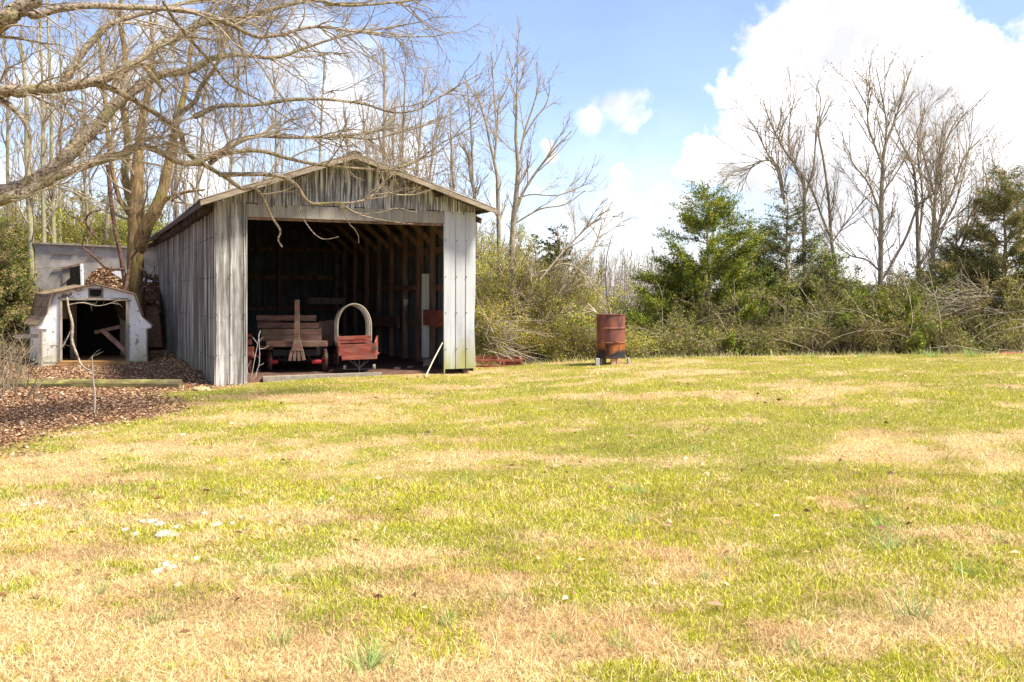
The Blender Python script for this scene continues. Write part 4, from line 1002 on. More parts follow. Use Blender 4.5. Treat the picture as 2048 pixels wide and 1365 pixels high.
baretree('bare_tree', [z6([(915, 1200, 14), (905, 950, 12), (900, 750, 10), (895, 600, 8), (880, 480, 6), (840, 400, 4), (800, 300, 2)], 27),
    z6([(905, 800, 6), (920, 600, 5), (900, 420, 4), (930, 250, 2)], 27), z6([(905, 900, 6), (980, 780, 5), (1060, 620, 4), (1110, 420, 3), (1130, 240, 1.5)], 27)],
    'bare tree just right of the tallest one in the right group', cfgA(1.0, .007, 2.0), seed=53)
baretree('bare_tree', [z6([(960, 1200, 15), (962, 950, 13), (968, 700, 11), (980, 550, 8), (1000, 430, 6), (1040, 330, 4), (1080, 260, 2)], 26.2),
    z6([(970, 750, 7), (1040, 600, 6), (1090, 450, 5), (1160, 370, 3)], 26.2), z6([(965, 900, 6), (1060, 800, 5), (1150, 620, 4), (1240, 460, 2)], 26.2),
    z6([(965, 850, 6), (1000, 640, 5), (990, 450, 4), (1010, 300, 2)], 26.2), z6([(1010, 980, 8), (1060, 850, 6), (1120, 740, 5), (1200, 600, 3), (1230, 520, 2)], 26.2),
    z6([(970, 600, 6), (930, 450, 4), (900, 350, 2)], 26.2)],
    'wide fan shaped bare tree rightmost in the right group', cfgA(1.1, .007, 2.6), leaf=dict(n=.7, size=.03, pal=[(.25, .12, .05)], lv=1), seed=54)
baretree('fallen_limb_tree', [z6([(1345, 1160, 7), (1200, 1070, 7), (1060, 1100, 6), (960, 1140, 4), (880, 1170, 2)], 23.5), z6([(1345, 1010, 6), (1200, 1000, 6), (1080, 1050, 5), (960, 1070, 4), (880, 1080, 2)], 23.8),
    z6([(1345, 1040, 5), (1180, 1020, 5), (1020, 1030, 3), (930, 1010, 2)], 23.6), z6([(1300, 900, 5), (1230, 1000, 5), (1100, 1050, 3), (1000, 1090, 2)], 23.9),
    z6([(1345, 1080, 4), (1230, 1090, 4), (1130, 1060, 3), (1010, 1100, 3), (900, 1120, 2)], 23.4), z6([(1345, 960, 4), (1270, 1040, 4), (1150, 1000, 3), (1050, 990, 2)], 23.7), z6([(1200, 1110, 3), (1080, 1180, 3), (990, 1190, 2)], 23.2)],
    'pale bare limbs sweeping in low from the right edge over dark bushes', [dict(n=3.6, len=1.3, ang=.4, curl=.10, grav=.01, r=.010, rmin=.006, seg=6), dict(n=3, len=.6, ang=.5, curl=.1, grav=0, r=.006, rmin=.0045, seg=4)], (M['deadtwig'], M['deadtwig']), seed=55, zb=False)

# ------------------------------------------------------------------ cedars
def cedar(name, px, ytop, ybot, halfw, d, pal, label, n=16000, seed=0, bare=.1, shape=.8, size=.029, cat='cedar tree'):
    R2 = np.random.default_rng(200+seed)
    c = P(px, 0, d); z0 = gz(c.x, d); top = P(px, ytop, d).z; H = top-z0; hw = halfw*d/F
    base = np.array([c.x, d, z0])
    root = empty(name, base, label, cat)
    axis = np.array([base+np.array([R2.normal(0, .03), 0, H*t_]) for t_ in np.linspace(-.02, 1, 9)])
    V, Fq = tubes([(axis, np.linspace(.09, .01, 9)*H/5)], 8); npmesh('trunk', V, Fq, M['bark_grey'], root, smooth=True, off=base)
    nb = int(120*H/4); n = int(n*6.6); br = []; pts = []; w8 = []
    for i in range(nb):
        t_ = bare+(1-bare)*(R2.random()**1.15); z = z0+H*t_
        prof = (1-t_)**shape*(.75+.25*math.sin(math.pi*min(1, t_*1.6+.25)))*1.75
        L = hw*max(prof, .07)*R2.uniform(.6, 1.2)
        az = R2.random()*2*np.pi; el = R2.uniform(-.05, .45)
        q = growpath(np.array([c.x, d, z-L*.15]), np.array([math.cos(az)*math.cos(el), math.sin(az)*math.cos(el), math.sin(el)]), L, 5, .13, .03, R2)
        br.append((q, np.linspace(.02, .006, 6))); w8.append(L)
    w8 = np.array(w8); w8 = w8**1.6/np.sum(w8**1.6)
    # sprays: clusters along the outer two thirds of each limb
    ncl = n//30
    bi = R2.choice(nb, ncl, p=w8); cl = []
    for j in bi:
        q = br[j][0]; u = 5*(.12+.9*R2.random()**.8); i = min(int(u), 4); f = min(u-i, 1)
        cl.append(q[i]*(1-f)+q[i+1]*f+R2.normal(0, .05, 3))
    cl = np.array(cl); dirs = unit_rows(cl-np.array([c.x, d, 0])-np.stack([0*cl[:, 0], 0*cl[:, 0], cl[:, 2]-.5*w8.mean()], -1)*1)
    dirs[:, 2] = R2.normal(.35, .3, len(cl))
    k = 30; t_ = R2.random((len(cl), k, 1)); sc_ = R2.uniform(.10, .24, (len(cl), 1, 1))*(1+.12*halfw/60)
    off = dirs[:, None, :]*t_*sc_*1.7+R2.normal(0, 1, (len(cl), k, 3))*sc_*.24*(1.15-t_)
    pp = (cl[:, None, :]+off).reshape(-1, 3)
    pal = np.array(pal); V, Fq, col = randquads(pp, size, pal[:1], R2, .30)
    cc = pal[R2.integers(0, len(pal), len(cl))]*R2.uniform(.65, 1.3, (len(cl), 1))
    col = np.repeat(np.repeat(cc, k, 0)*R2.uniform(.75, 1.25, (len(cl)*k, 1)), 4, 0)
    npmesh('foliage', V, Fq, M['needles'], root, cols=col, off=base)
    V, Fq = tubes(br, 4); npmesh('branches', V, Fq, M['twig_grey'], root, off=base)
    return root
def unit_rows(a): return a/(np.linalg.norm(a, axis=1, keepdims=True)+1e-9)
G1 = [(.15, .19, .025), (.22, .26, .035), (.32, .32, .05), (.08, .11, .02)]
G2 = [(.12, .15, .04), (.17, .19, .045), (.24, .22, .07), (.07, .09, .03)]
G3 = [(.18, .18, .05), (.26, .21, .08), (.11, .14, .035), (.32, .24, .11)]
G4 = [(.07, .09, .04), (.11, .13, .055), (.19, .16, .075)]
cedar('cedar', 1415, 368, 720, 125, 24.5, G1, 'bright green cedar at the left end of the right hand tree line', 44000, 1, shape=.62, bare=.0)
cedar('cedar', 1352, 510, 720, 44, 24.8, G1, 'small yellow green cedar right of the distant gap', 9000, 2)
cedar('cedar', 1500, 430, 720, 100, 25.5, G2, 'dark cedar just right of the bright green one', 22000, 3, bare=.0)
cedar('cedar', 1575, 370, 720, 125, 26.0, G4, 'tall dark cedar under the bushy leftmost bare tree', 26000, 4, bare=.0)
cedar('cedar', 1655, 480, 720, 75, 25.2, G1, 'narrow green cedar in front of the slim curved tree', 14000, 5, bare=.0)
cedar('cedar', 1770, 590, 722, 95, 23.2, G1, 'low bright green cedar bush at the foot of the tallest bare tree', 16000, 6, bare=.0, shape=.5)
cedar('cedar', 2010, 340, 722, 115, 25.0, G3, 'brownish cedar at the right edge of the picture', 46000, 7, shape=.62, bare=.0)
cedar('cedar', 1915, 440, 722, 90, 26.5, G2, 'dark cedar left of the brownish one at the right edge', 18000, 8, bare=.0)
cedar('cedar', 1850, 545, 722, 85, 24.5, G2, 'short dark cedar below the fan shaped bare tree', 15000, 9, bare=.0)
cedar('cedar', 1115, 455, 700, 60, 34, G4, 'distant dark evergreen above the thicket left of the drum', 8000, 10, size=.055)
cedar('cedar', 1070, 478, 700, 32, 36, G4, 'small distant evergreen close behind the slim bare trees', 4000, 11, size=.055)
cedar('cedar', -25, 430, 740, 60, 23.0, G3, 'rusty brown cedar at the left edge beside the white shed', 15000, 12, shape=.5, size=.035)

# ------------------------------------------------------------------ thickets (uncountable undergrowth)
def thicket(name, zones, pal, label, seed, stems=7, leafper=9, leafsz=.026, twm=None, hj=.25):
    """zones: (px0, px1, top0, top1, d0, d1, clumps)"""
    R2 = np.random.default_rng(300+seed); it0 = []; it1 = []
    for (xa, xb, ta, tb, da, db, nc) in zones:
        for _ in range(nc):
            d = R2.uniform(da, db); px = R2.uniform(xa, xb); f = (px-xa)/(xb-xa)
            top = P(px, ta+(tb-ta)*f, d).z; c = P(px, 0, d); z0 = gz(c.x, d)
            bx_ = (c.x+5.157)*.904+(d-16.2)*.427; by_ = -(c.x+5.157)*.427+(d-16.2)*.904
            if -.3 < bx_ < 5.2 and by_ > -1 and by_ < 14: continue
            H = (top-z0)*R2.uniform(1-hj, 1.0+hj*.25)
            if H < .2: continue
            for s_ in range(stems):
                az = R2.random()*2*np.pi; sp = R2.uniform(.05, .55)
                p = np.array([c.x+R2.normal(0, .15), d+R2.normal(0, .15), z0-.05])
                q = growpath(p, np.array([math.cos(az)*sp, math.sin(az)*sp, 1.]), H*R2.uniform(.6, 1.05), 7, .11, .0, R2)
                it0.append((q, np.linspace(.014, .005, 8), 0))
                tmp = []
                spawn(tmp, q, np.linspace(.014, .005, 8), 0, [dict(n=3.2, len=.75, ang=.8, curl=.16, grav=-.01, r=.006, rmin=.0045, seg=5), dict(n=3.2, len=.32, ang=.8, curl=.16, grav=0, r=.004, rmin=.0035, seg=3)], R2)
                it1 += tmp
    V1, F1 = tubes(it0, 4); V2, F2 = tubes(it1, 3)
    cw = np.array([.28, .225, .15]); c1 = np.tile(cw, (len(V1), 1)); c2 = np.tile(np.array([.36, .29, .20]), (len(V2), 1))
    res = leaves_on(it1, leafper, leafsz, pal, R2, .05)
    if res is not None:
        w_ = fbm(res[0][:, 0]*.55+4, res[0][:, 2]*.9+res[0][:, 1]*.4+9, 3)[:, None]; w2_ = fbm(res[0][:, 0]*1.3+40, res[0][:, 2]*1.7+3, 2)[:, None]
        res = (res[0], res[1], res[2]*(1-sstep(.45, .62, w_)*np.array([.05, .16, .1]))*(.65+.75*sstep(.35, .65, w2_)))
    Vs = [V1, V2]; Fs = [F1, F2+len(V1)]; cs = [c1, c2]
    if res is not None: Vs.append(res[0]); Fs.append(res[1]+len(V1)+len(V2)); cs.append(res[2])
    return tag(npmesh(name, np.concatenate(Vs), np.concatenate(Fs), M['leafcol'], cols=np.concatenate(cs)), label, 'undergrowth', kind='stuff')
YG = [(.34, .34, .04), (.46, .43, .06), (.25, .28, .035), (.44, .34, .12), (.20, .24, .045)]
DG = [(.15, .17, .03), (.21, .21, .04), (.09, .11, .025), (.28, .25, .08), (.24, .17, .09)]
LG = [(.28, .31, .04), (.38, .38, .055), (.18, .22, .03), (.38, .31, .10)]
thicket('middle_thicket', [(950, 1190, 450, 560, 22.5, 27, 70), (1190, 1290, 630, 650, 22.5, 27, 12), (950, 1230, 620, 650, 21.2, 23, 36), (1230, 1310, 675, 675, 21.2, 23, 9), (930, 1150, 400, 520, 27, 32, 28)], YG,
        'yellow green leafy thicket behind the rusty drum', 1, leafper=62, leafsz=.021)
thicket('right_thicket', [(1290, 2080, 575, 545, 22.8, 26, 100), (1290, 2080, 655, 630, 21.6, 22.8, 70), (1400, 2080, 540, 490, 27, 31, 60)], DG,
        'dark green brushy undergrowth along the foot of the right hand tree line', 2, leafper=55, leafsz=.024, hj=.5)
thicket('left_thicket', [(-40, 330, 350, 400, 29, 35, 85), (-80, 20, 430, 560, 24, 28, 22), (300, 480, 420, 400, 33, 37, 24)], LG,
        'light green leafy undergrowth rising behind the grey shed', 3, leafper=50, leafsz=.032)
thicket('left_brush', [(-40, 90, 690, 750, 13.5, 17.5, 9), (-40, 45, 640, 680, 18, 20, 8)], [(.30, .24, .07), (.34, .22, .08)],
        'thin tangled twigs at the left edge in front of the mossy timber', 4, stems=4, leafper=1.0, leafsz=.02)
# bare arching canes in front of the undergrowth
R2 = np.random.default_rng(91); it = []
for i in range(65):
    px = R2.uniform(1300, 2060); d = R2.uniform(21.4, 23.5); c = P(px, 0, d); p = np.array([c.x, d, gz(c.x, d)+R2.uniform(0, .5)])
    q = growpath(p, np.array([R2.normal(0, .8), R2.uniform(-.5, .2), R2.uniform(.4, 1.2)]), R2.uniform(1.0, 2.6), 9, .10, -.10, R2)
    it.append((q, np.linspace(.010, .004, 10), 0)); spawn(it, q, np.linspace(.010, .004, 10), 0, [dict(n=2.5, len=.6, ang=.6, curl=.14, grav=-.03, r=.005, rmin=.0038, seg=4)], R2)
V, Fq = tubes(it, 3)
tag(npmesh('bare_canes', V, Fq, M['deadtwig']), 'pale arching bare canes tangled along the front of the right hand undergrowth', 'undergrowth', kind='stuff')
# rough uncut grass where the lawn meets the brush
R2 = np.random.default_rng(92); n_ = 16000; y = R2.uniform(20.3, 22.6, n_); x = R2.uniform(-1.2, 14, n_); y = y+.5*(fbm(x*1.1, y*0, 3)-.5)
p0 = np.stack([x, y, hgt(x, y)], -1); hh = R2.gamma(3, .025, n_)*(.4+1.2*fbm(x*2, y*2, 2)); aa = R2.random(n_)*6.28
tip = p0+np.stack([np.cos(aa)*hh*.6, np.sin(aa)*hh*.6, hh], -1); sx = np.stack([np.full(n_, .006), np.zeros(n_), np.zeros(n_)], -1)
V = np.stack([p0-sx, p0+sx, tip], 1).reshape(-1, 3); pal_ = np.array([[.50, .40, .20], [.36, .36, .08], [.26, .30, .06], [.60, .50, .30]])
tag(npmesh('rough_grass', V, (np.arange(n_)*3)[:, None]+np.array([[0, 1, 2]]), M['grasscol'], cols=np.repeat(pal_[R2.integers(0, 4, n_)], 3, 0)), 'long uncut grass between the lawn and the brush', 'grass', kind='stuff')
# bare saplings too many to count behind the sheds and the barn
R2 = np.random.default_rng(93); it = []
for i in range(125):
    px = R2.uniform(-60, 960); d = R2.uniform(31, 42); top = np.interp(px, [0, 200, 450, 640, 760, 900, 960], [60, 40, 80, 170, 110, 230, 330])+abs(R2.normal(0, 90))
    a = P(px, 640, d); b_ = P(px+R2.normal(0, 30), top, d); H = (b_-a).length; c = P(px, 0, d); p = np.array([a.x, d, gz(a.x, d)-.1])
    q = growpath(p, np.array(b_)-p, H, 9, .045, .02, R2); r = np.linspace(.035, .008, 10); it.append((q, r, 0))
    spawn(it, q, r, 0, [dict(n=1.9, len=1.6, ang=.5, curl=.12, grav=.03, r=.012, rmin=.009, seg=5, **{'from': .3}), dict(n=2.0, len=.7, ang=.6, curl=.12, grav=.02, r=.008, rmin=.006, seg=3)], R2)
V, Fq = tubes(it, 3)
tag(npmesh('bare_woods', V, Fq, M['twig_grey']), 'grey brown tangle of fine bare saplings behind the sheds and barn', 'woods', kind='stuff')
# dead brush pile beside the barn
R2 = np.random.default_rng(77); it = []
for i in range(70):
    px = R2.uniform(958, 1020); c = P(px, 0, R2.uniform(20.4, 21.4)); p = np.array([c.x, c.y, gz(c.x, c.y)+R2.uniform(.1, 1.1)])
    q = growpath(p, np.array([R2.uniform(-.3, 1.2), R2.uniform(-.5, .3), R2.uniform(-.6, .5)]), R2.uniform(.5, 1.3), 7, .09, -.06, R2)
    it.append((q, np.linspace(.010, .004, 8), 0)); spawn(it, q, np.linspace(.010, .004, 8), 0, [dict(n=2.5, len=.5, ang=.5, curl=.1, grav=-.03, r=.005, rmin=.0035, seg=4)], R2)
V, Fq = tubes([i for i in it if len(i[0]) == 8]+[i for i in it if len(i[0]) == 5], 3)
tag(npmesh('brush_pile', V, Fq, M['deadtwig']), 'pile of pale dead branches beside the right corner of the barn', 'brush', kind='stuff')
# far woods
R2 = np.random.default_rng(78); it = []
for i in range(420):
    d = R2.uniform(60, 140); px = R2.uniform(1150, 1420) if i < 190 else R2.uniform(-200, 2300); top = R2.uniform(490, 560) if px > 1150 else R2.uniform(430, 560)
    a = P(px, 640, d); b = P(px+R2.normal(0, 5), top, d); H = b.z-a.z
    q = growpath(np.array(a), np.array(b-a), (b-a).length, 7, .03, .02, R2)
    r = np.linspace(.06, .018, 8)*d/90; it.append((q, r, 0))
    spawn(it, q, r, 0, [dict(n=1.3, len=H*.28, ang=.5, curl=.06, grav=.06, r=.02*d/90, rmin=.014*d/90, seg=4, up=.4, **{'from': .35}), dict(n=.8, len=1.0, ang=.5, curl=.08, grav=.05, r=.012, rmin=.010*d/90, seg=3)], R2)
V, Fq = tubes(it, 3)
M['fartree'] = barkmat('far_tree_bark', [(.35, (.17, .14, .125)), (.65, (.30, .26, .23))], sc=(1, 1, 1))
tag(npmesh('far_woods', V, Fq, M['fartree']), 'far off bare wood on the horizon beyond the drum', 'woods', kind='stuff')
res = randquads(np.stack([R2.uniform(-60, 90, 52000), R2.uniform(42, 80, 52000), R2.uniform(-4, 1.9, 52000)-.4], -1), .14, [(.12, .12, .05), (.20, .17, .09), (.24, .19, .14), (.08, .10, .04)], R2)
tag(npmesh('far_scrub', res[0], res[1], M['leafcol'], cols=res[2]), 'low brown green scrub in the distance beyond the drum', 'undergrowth', kind='stuff')

# ------------------------------------------------------------------ drum
D = 18.2; c = P(1224.5, 0, D); zb = P(0, 717.5, D).z; gz0 = gz(c.x, D)
dr = empty('burn_barrel', (c.x, D+.29, zb), 'rusty steel drum full of sticks raised on blocks beyond the lawn', 'barrel')
prof = [(.0, .02), (.275, .02), (.288, 0), (.290, .01), (.283, .02)]
H = .86
for z in np.linspace(.03, H-.02, 26):
    r = .280
    for zr in (.30, .585): r += .016*math.exp(-((z-zr)/.011)**2)
    prof.append((r, z))
for zr in (.30, .585):
    for dz_ in (-.02, -.01, -.005, 0, .005, .01, .02): prof.append((.280+.016*math.exp(-(dz_/.009)**2), zr+dz_))
body = sorted(prof[5:], key=lambda q_: q_[1]); prof = prof[:5]+body+[(.288, H-.012), (.291, H-.004), (.288, H+.004), (.278, H), (.272, H-.02), (.270, .1), (.0, .1)]
mb = MB(); n = 48
for (r, z) in prof:
    for j in range(n):
        a = 2*math.pi*j/n; rr_ = r*(1+.008*math.sin(3*a+z*4)); mb.v.append((rr_*math.cos(a), rr_*math.sin(a), z))
k = len(prof); mb.f = [(i*n+j, i*n+(j+1) % n, (i+1)*n+(j+1) % n, (i+1)*n+j) for i in range(k-1) for j in range(n)]
obj('drum_body', mb, M['rust'], dr, True, local=True)
for ang, w in ((-1.22, .07), (-2.45, .07)):
    mb = MB(); cc = math.cos(ang); ss = math.sin(ang)
    pts = [Vector((math.cos(ang+q_)*.300, math.sin(ang+q_)*.300, .338+dz_)) for q_, dz_ in ((-.17, .02), (-.15, -.006), (0, -.010), (.15, -.006), (.17, .02))]
    mb.tube(pts, .011, 6); obj('bracket', mb, M['rust'], dr, True, local=True)
blk = [(1192, 1200, 0, 'greyblock', 'grey block under the left rim of the drum, outermost'), (1201, 1205, .15, 'brick', 'small tan brick under the left side of the drum'), (1205.5, 1213, .3, 'greyblock', 'grey block half in shade under the drum'),
       (1223, 1232, 0, 'brick', 'tan brick under the middle of the drum, left of its twin'), (1233.5, 1242, 0, 'brick', 'tan brick under the middle of the drum, right of its twin'), (1256, 1260.5, .05, 'greyblock', 'thin pale block under the right rim of the drum')]
for xa, xb, dy, m_, lab in blk:
    a = P(xa, 0, D+dy); b_ = P(xb, 0, D+dy); zg = gz(a.x, D+dy)-.02
    tag(obj('support_block', MB().box(a.x, b_.x, D+dy+.03, D+dy+.20, zg, zb-.001, .002), M[m_], bevel=.004), lab, 'block', 'blocks under the drum')
sticks = [((1197, 632), (1175, 607), 3, 'pale stick poking out of the drum to the left, upper one'), ((1198, 631), (1180, 618), 2.5, 'pale stick poking out of the drum to the left, lower one'),
          ((1212, 632), (1200, 613), 2.5, 'short pale stick in the left cluster of the drum'), ((1208, 632), (1206, 612), 2.5, 'upright pale stick in the left cluster of the drum'),
          ((1215, 632), (1208, 616), 2, 'stubby pale stick inside the left rim of the drum'), ((1242, 632), (1266, 598), 2.5, 'dark stick poking out of the drum to the right'),
          ((1222, 634), (1216, 606), 2, 'thin grey stick near the middle of the drum'), ((1236, 634), (1240, 622), 2, 'short dark stick near the right of the drum')]
for (a, b_, w, lab) in sticks:
    p0 = P(a[0], a[1]+45, D+.3); p1 = P(a[0], a[1], D+.28); p2 = P(b_[0], b_[1], D+.22)
    mid = (p1+p2)/2+Vector((.01, 0, .01))
    tag(obj('stick', MB().tube([p1+(p1-p2)*.9, p1, mid, p2], [w/2*D/F*1.1, w/2*D/F, w/2*D/F*.9, w/2*D/F*.6], 6), M['bleached'] if 'dark' not in lab else M['dustmetal']), lab, 'stick', 'sticks in the drum')
pts = [P(x, y, D+.3) for x, y in ((1224, 660), (1221, 632), (1213, 590), (1211, 550), (1214, 510), (1220, 485), (1225, 468))]
tag(obj('stick', MB().tube(pts, [.012, .012, .011, .010, .009, .008, .005], 7), M['dustmetal']), 'tall dark curved stick rising high out of the drum', 'stick', 'sticks in the drum')

# red trailer frame right of the barn
D = 19.6
tf = empty('trailer_frame', (P(1000, 0, D).x, D+.4, gz(P(1000, 0, D).x, D)), 'low rusty red steel frame lying on the grass beside the barn corner', 'trailer frame')
zt = P(0, 719, D).z; zb2 = P(0, 735, D).z
xa = P(940, 0, D).x; xb = P(1045, 0, D).x
obj('top_rail', MB().box(xa, xb, D, D+.05, zt-.045, zt), M['redsteel'], tf)
obj('top_rail', MB().box(xa, xb, D+1.0, D+1.05, zt-.045, zt), M['redsteel'], tf)
obj('bottom_rail', MB().box(xa, xb, D+.02, D+.06, zb2, zb2+.03), M['redsteel'], tf)
obj('end_plate', MB().box(xb-.45, xb, D+.055, D+.075, zb2+.04, zt-.05), M['redsteel'], tf)
for px in (978, 1008, 1043): x = P(px, 0, D).x; obj('upright', MB().box(x-.022, x+.022, D-.004, D+.045, zb2-.04, zt-.046), M['redsteel'], tf)
for (p_, q_) in (((955, 721), (972, 734)), ((985, 734), (1000, 721))): obj('brace', MB().beam(P(p_[0], p_[1]+2, D+.02), P(q_[0], q_[1], D+.02), .02, .02), M['redsteel'], tf)
for px in (945, 1042): x = P(px, 0, D).x; obj('cross_rail', MB().box(x-.025, x+.025, D+.051, D+.999, zt-.044, zt-.003), M['redsteel'], tf)
# small red thing at the far right beyond the crest
D = 20.4; c = P(2040, 709, D)
mb = MB(); 
for i in range(13):
    a = math.pi*i/12
    mb.v += [(c.x-.22*math.cos(a)*1.2, D, c.z-.12+.15*math.sin(a)), (c.x-.22*math.cos(a)*1.2, D+.5, c.z-.12+.15*math.sin(a))]
mb.f = [(2*i, 2*i+1, 2*i+3, 2*i+2) for i in range(12)]+[tuple(range(0, 26, 2)), tuple(range(25, 0, -2))]
tag(obj('red_tub', mb, M['redsteel']), 'low dull red tub just showing beyond the lawn at the right edge', 'tub')

# ------------------------------------------------------------------ white shed
D0 = 20.6; c0 = P(84.4, 0, D0); shz = P(0, 735.5, D0).z
U = Vector((.985, .17, 0)); Vv = Vector((-.56, .83, 0)).normalized()
shed = empty('garden_shed', (c0.x, c0.y, shz), 'small peeling white shed with gambrel shingle roof and missing doors', 'shed')
def S3(px, py, b=0):
    """point of the shed front plane seen at photo px,py, then b metres back"""
    # solve c0 + a*U = ray
    k_ = (px-1024)/F; a = (k_*c0.y-c0.x)/(U.x-k_*U.y); p = c0+U*a; z = EYE-(py-HZ)/F*p.y
    q_ = Vector((p.x, p.y, z))+Vv*b; return q_
outer = [(84.4, 735.5), (120, 735.5), (120, 599), (255, 599), (255, 732.8), (293, 732.5), (293, 658), (302, 656), (302, 650), (283, 633), (267, 588), (189, 569), (104, 587), (92, 631), (71, 650), (71, 656), (84.4, 658)]
# front wall split into pieces to keep simple polygons
fw = MB()
fw.prism([S3(*p_) for p_ in [(84.4, 735.5), (120, 735.2), (120, 599), (104, 587.5), (92, 631), (84.4, 640)]], Vv*.05)
fw.prism([S3(*p_) for p_ in [(255, 733), (293, 732.5), (293, 640), (283, 633), (267, 588.5), (255, 599)]], Vv*.05)
fw.prism([S3(*p_) for p_ in [(120, 599), (255, 599), (267, 588.5), (189, 569.5), (104, 587.5)]], Vv*.05)
sw = obj('front_wall', fw, M['shedwhite'], shed)
for pts in ([(71, 650), (92, 632), (94, 659), (71, 657)], [(302, 651), (283, 633.5), (281, 658), (302, 657)]):
    obj('eave_return', MB().prism([S3(*p_, -.025) for p_ in pts], Vv*.022), M['shedwhite'], shed)
# door frame
for (xa, ya, xb, yb) in ((121.5, 735, 121.5, 598), (254, 733, 254, 598), (118, 598.5, 257, 598.5)):
    obj('door_frame', MB().beam(S3(xa, ya, -.02), S3(xb, yb, -.02), .05, .06, tuple(Vv)), M['greywood'], shed)
obj('vent_frame', MB().prism([S3(*p_, -.018) for p_ in ((176, 577), (206, 577), (206, 597), (176, 597))], Vv*.015), M['greywood'], shed)
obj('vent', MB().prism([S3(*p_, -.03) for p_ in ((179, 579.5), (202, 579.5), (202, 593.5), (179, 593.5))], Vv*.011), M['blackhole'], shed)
LEN = 2.6
# roof: upper and lower slopes, both sides
def rf(p1, p2, name='roof', th=.03, fwd=-.10, dz=.0):
    a, b_ = S3(*p1, fwd), S3(*p2, fwd); mb = MB(); n_ = 10
    vs = []
    for sgn in (0, 1):
        for i in range(n_+1):
            o_ = Vv*(LEN+.1)*i/n_+Vector((0, 0, -th*sgn-.03*math.sin(math.pi*i/n_)+dz))
            vs += [a+o_, b_+o_]
    k_ = 2*(n_+1); fs = []
    for i in range(n_):
        q_ = 2*i; fs += [(q_, q_+1, q_+3, q_+2), (k_+q_, k_+q_+2, k_+q_+3, k_+q_+1), (q_, q_+2, k_+q_+2, k_+q_), (q_+1, k_+q_+1, k_+q_+3, q_+3)]
    fs += [(0, k_, k_+1, 1), (2*n_, 2*n_+1, k_+2*n_+1, k_+2*n_)]
    mb.add(vs, fs); return obj(name, mb, M['shingle'], shed)
rf((189, 567), (103, 585.5)); rf((103, 585.5), (90, 630)); rf((90, 630), (69, 649)); rf((189, 567), (268, 586.5)); rf((268, 586.5), (284.5, 632)); rf((284.5, 632), (304, 649.5))
for (p1, p2) in (((189, 568), (103, 586.5)), ((189, 568), (268, 587.5)), ((103, 587), (91, 630)), ((268, 588), (284, 632))):
    obj('roof_edge', MB().beam(S3(*p1, -.115), S3(*p2, -.115), .025, .035, tuple(Vv)), M['oldwood'], shed)
# side walls, back wall, floor
def swall(px, y0, y1): return MB().prism([S3(px, y0, .06), S3(px, y1, .06), S3(px, y1, LEN), S3(px, y0, LEN)], U*.04)
obj('side_wall', swall(85.5, 735, 646), M['shedwhite'], shed); obj('side_wall', swall(289, 733, 646), M['shedwhite'], shed)
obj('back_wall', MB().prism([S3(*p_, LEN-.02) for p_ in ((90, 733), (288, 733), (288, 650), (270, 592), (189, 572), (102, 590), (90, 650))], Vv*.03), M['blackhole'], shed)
obj('floor', MB().prism([S3(86, 724, .0), S3(291, 723, .0), S3(291, 723, LEN), S3(86, 724, LEN)], (0, 0, -.05)), M['rotwood'], shed)
obj('threshold', MB().beam(S3(112, 727.5, -.06), S3(262, 727.5, -.05), .10, .09), M['rotwood'], shed)
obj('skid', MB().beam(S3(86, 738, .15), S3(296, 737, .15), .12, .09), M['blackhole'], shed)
obj('corner_trim', MB().beam(S3(82, 736, -.01), S3(82, 658, -.01), .05, .05), M['greywood'], shed)
obj('corner_trim', MB().beam(S3(294, 733, -.01), S3(294, 658, -.01), .03, .05), M['greywood'], shed)
obj('fallen_board', MB().beam(S3(214, 662, .5), S3(258, 706, .2), .05, .10), M['oldwood'], shed)
obj('inner_shelf', MB().beam(S3(205, 668, .9), S3(256, 655, .7), .04, .08), M['oldwood'], shed)
obj('inner_stud', MB().beam(S3(165, 725, 1.2), S3(165, 605, 1.2), .10, .12), M['greywood'], shed)
obj('inner_panel', MB().prism([S3(122, 600, .8), S3(148, 600, .8), S3(148, 640, .8), S3(122, 640, .8)], Vv*.03), M['greywood'], shed)
tag(obj('broken_board', MB().beam(P(250, 748, 20.0), P(288, 735, 20.3), .12, .03), M['greywood']), 'broken grey board under the right corner of the white shed', 'board')
tag(obj('fence_rail', MB().beam(P(30, 674, 20.3), P(80, 672, 20.1), .05, .09).beam(P(81, 738, 20.1), P(81, 660, 20.1), .06, .06), M['greywood']), 'short grey post and rail left of the white shed', 'rail')

# ------------------------------------------------------------------ grey ruined building behind
D = 27.0
rb_ = empty('ruined_building', (P(190, 0, D).x, D+1, gz(P(190, 0, D).x, D)), 'grey sagging ruined building behind the white shed, its roof heaped with leaves', 'ruin')
def pp(x, y, d=D): return P(x, y, d)
w = MB()
for (poly) in ([(70, 488), (131, 487), (131, 534), (70, 538)], [(131, 487), (163, 488), (163, 527), (131, 534)], [(163, 488), (330, 499), (330, 560), (163, 560)], [(70, 538.5), (131, 535), (131, 640), (70, 640)], [(163, 560), (330, 560), (330, 640), (163, 640)]):
    w.prism([pp(*p_) for p_ in poly], (0, .06, 0))
obj('wall', w, M['barnGrey'], rb_)
obj('roof_edge', MB().beam(pp(66, 486, D-.05), pp(332, 498, D-.05), .08, .05), M['greywood'], rb_)
for (a, b_) in (((140, 537), (104, 540)), ((104, 508), (145, 509)), ((175, 513), (205, 514))): obj('batten', MB().beam(pp(*a, D-.03), pp(*b_, D-.03), .03, .02), M['oldwood'], rb_)
obj('window_frame', MB().beam(pp(163, 528, D-.05), pp(165, 575, D-.05), .05, .09), M['shedwhite'], rb_)
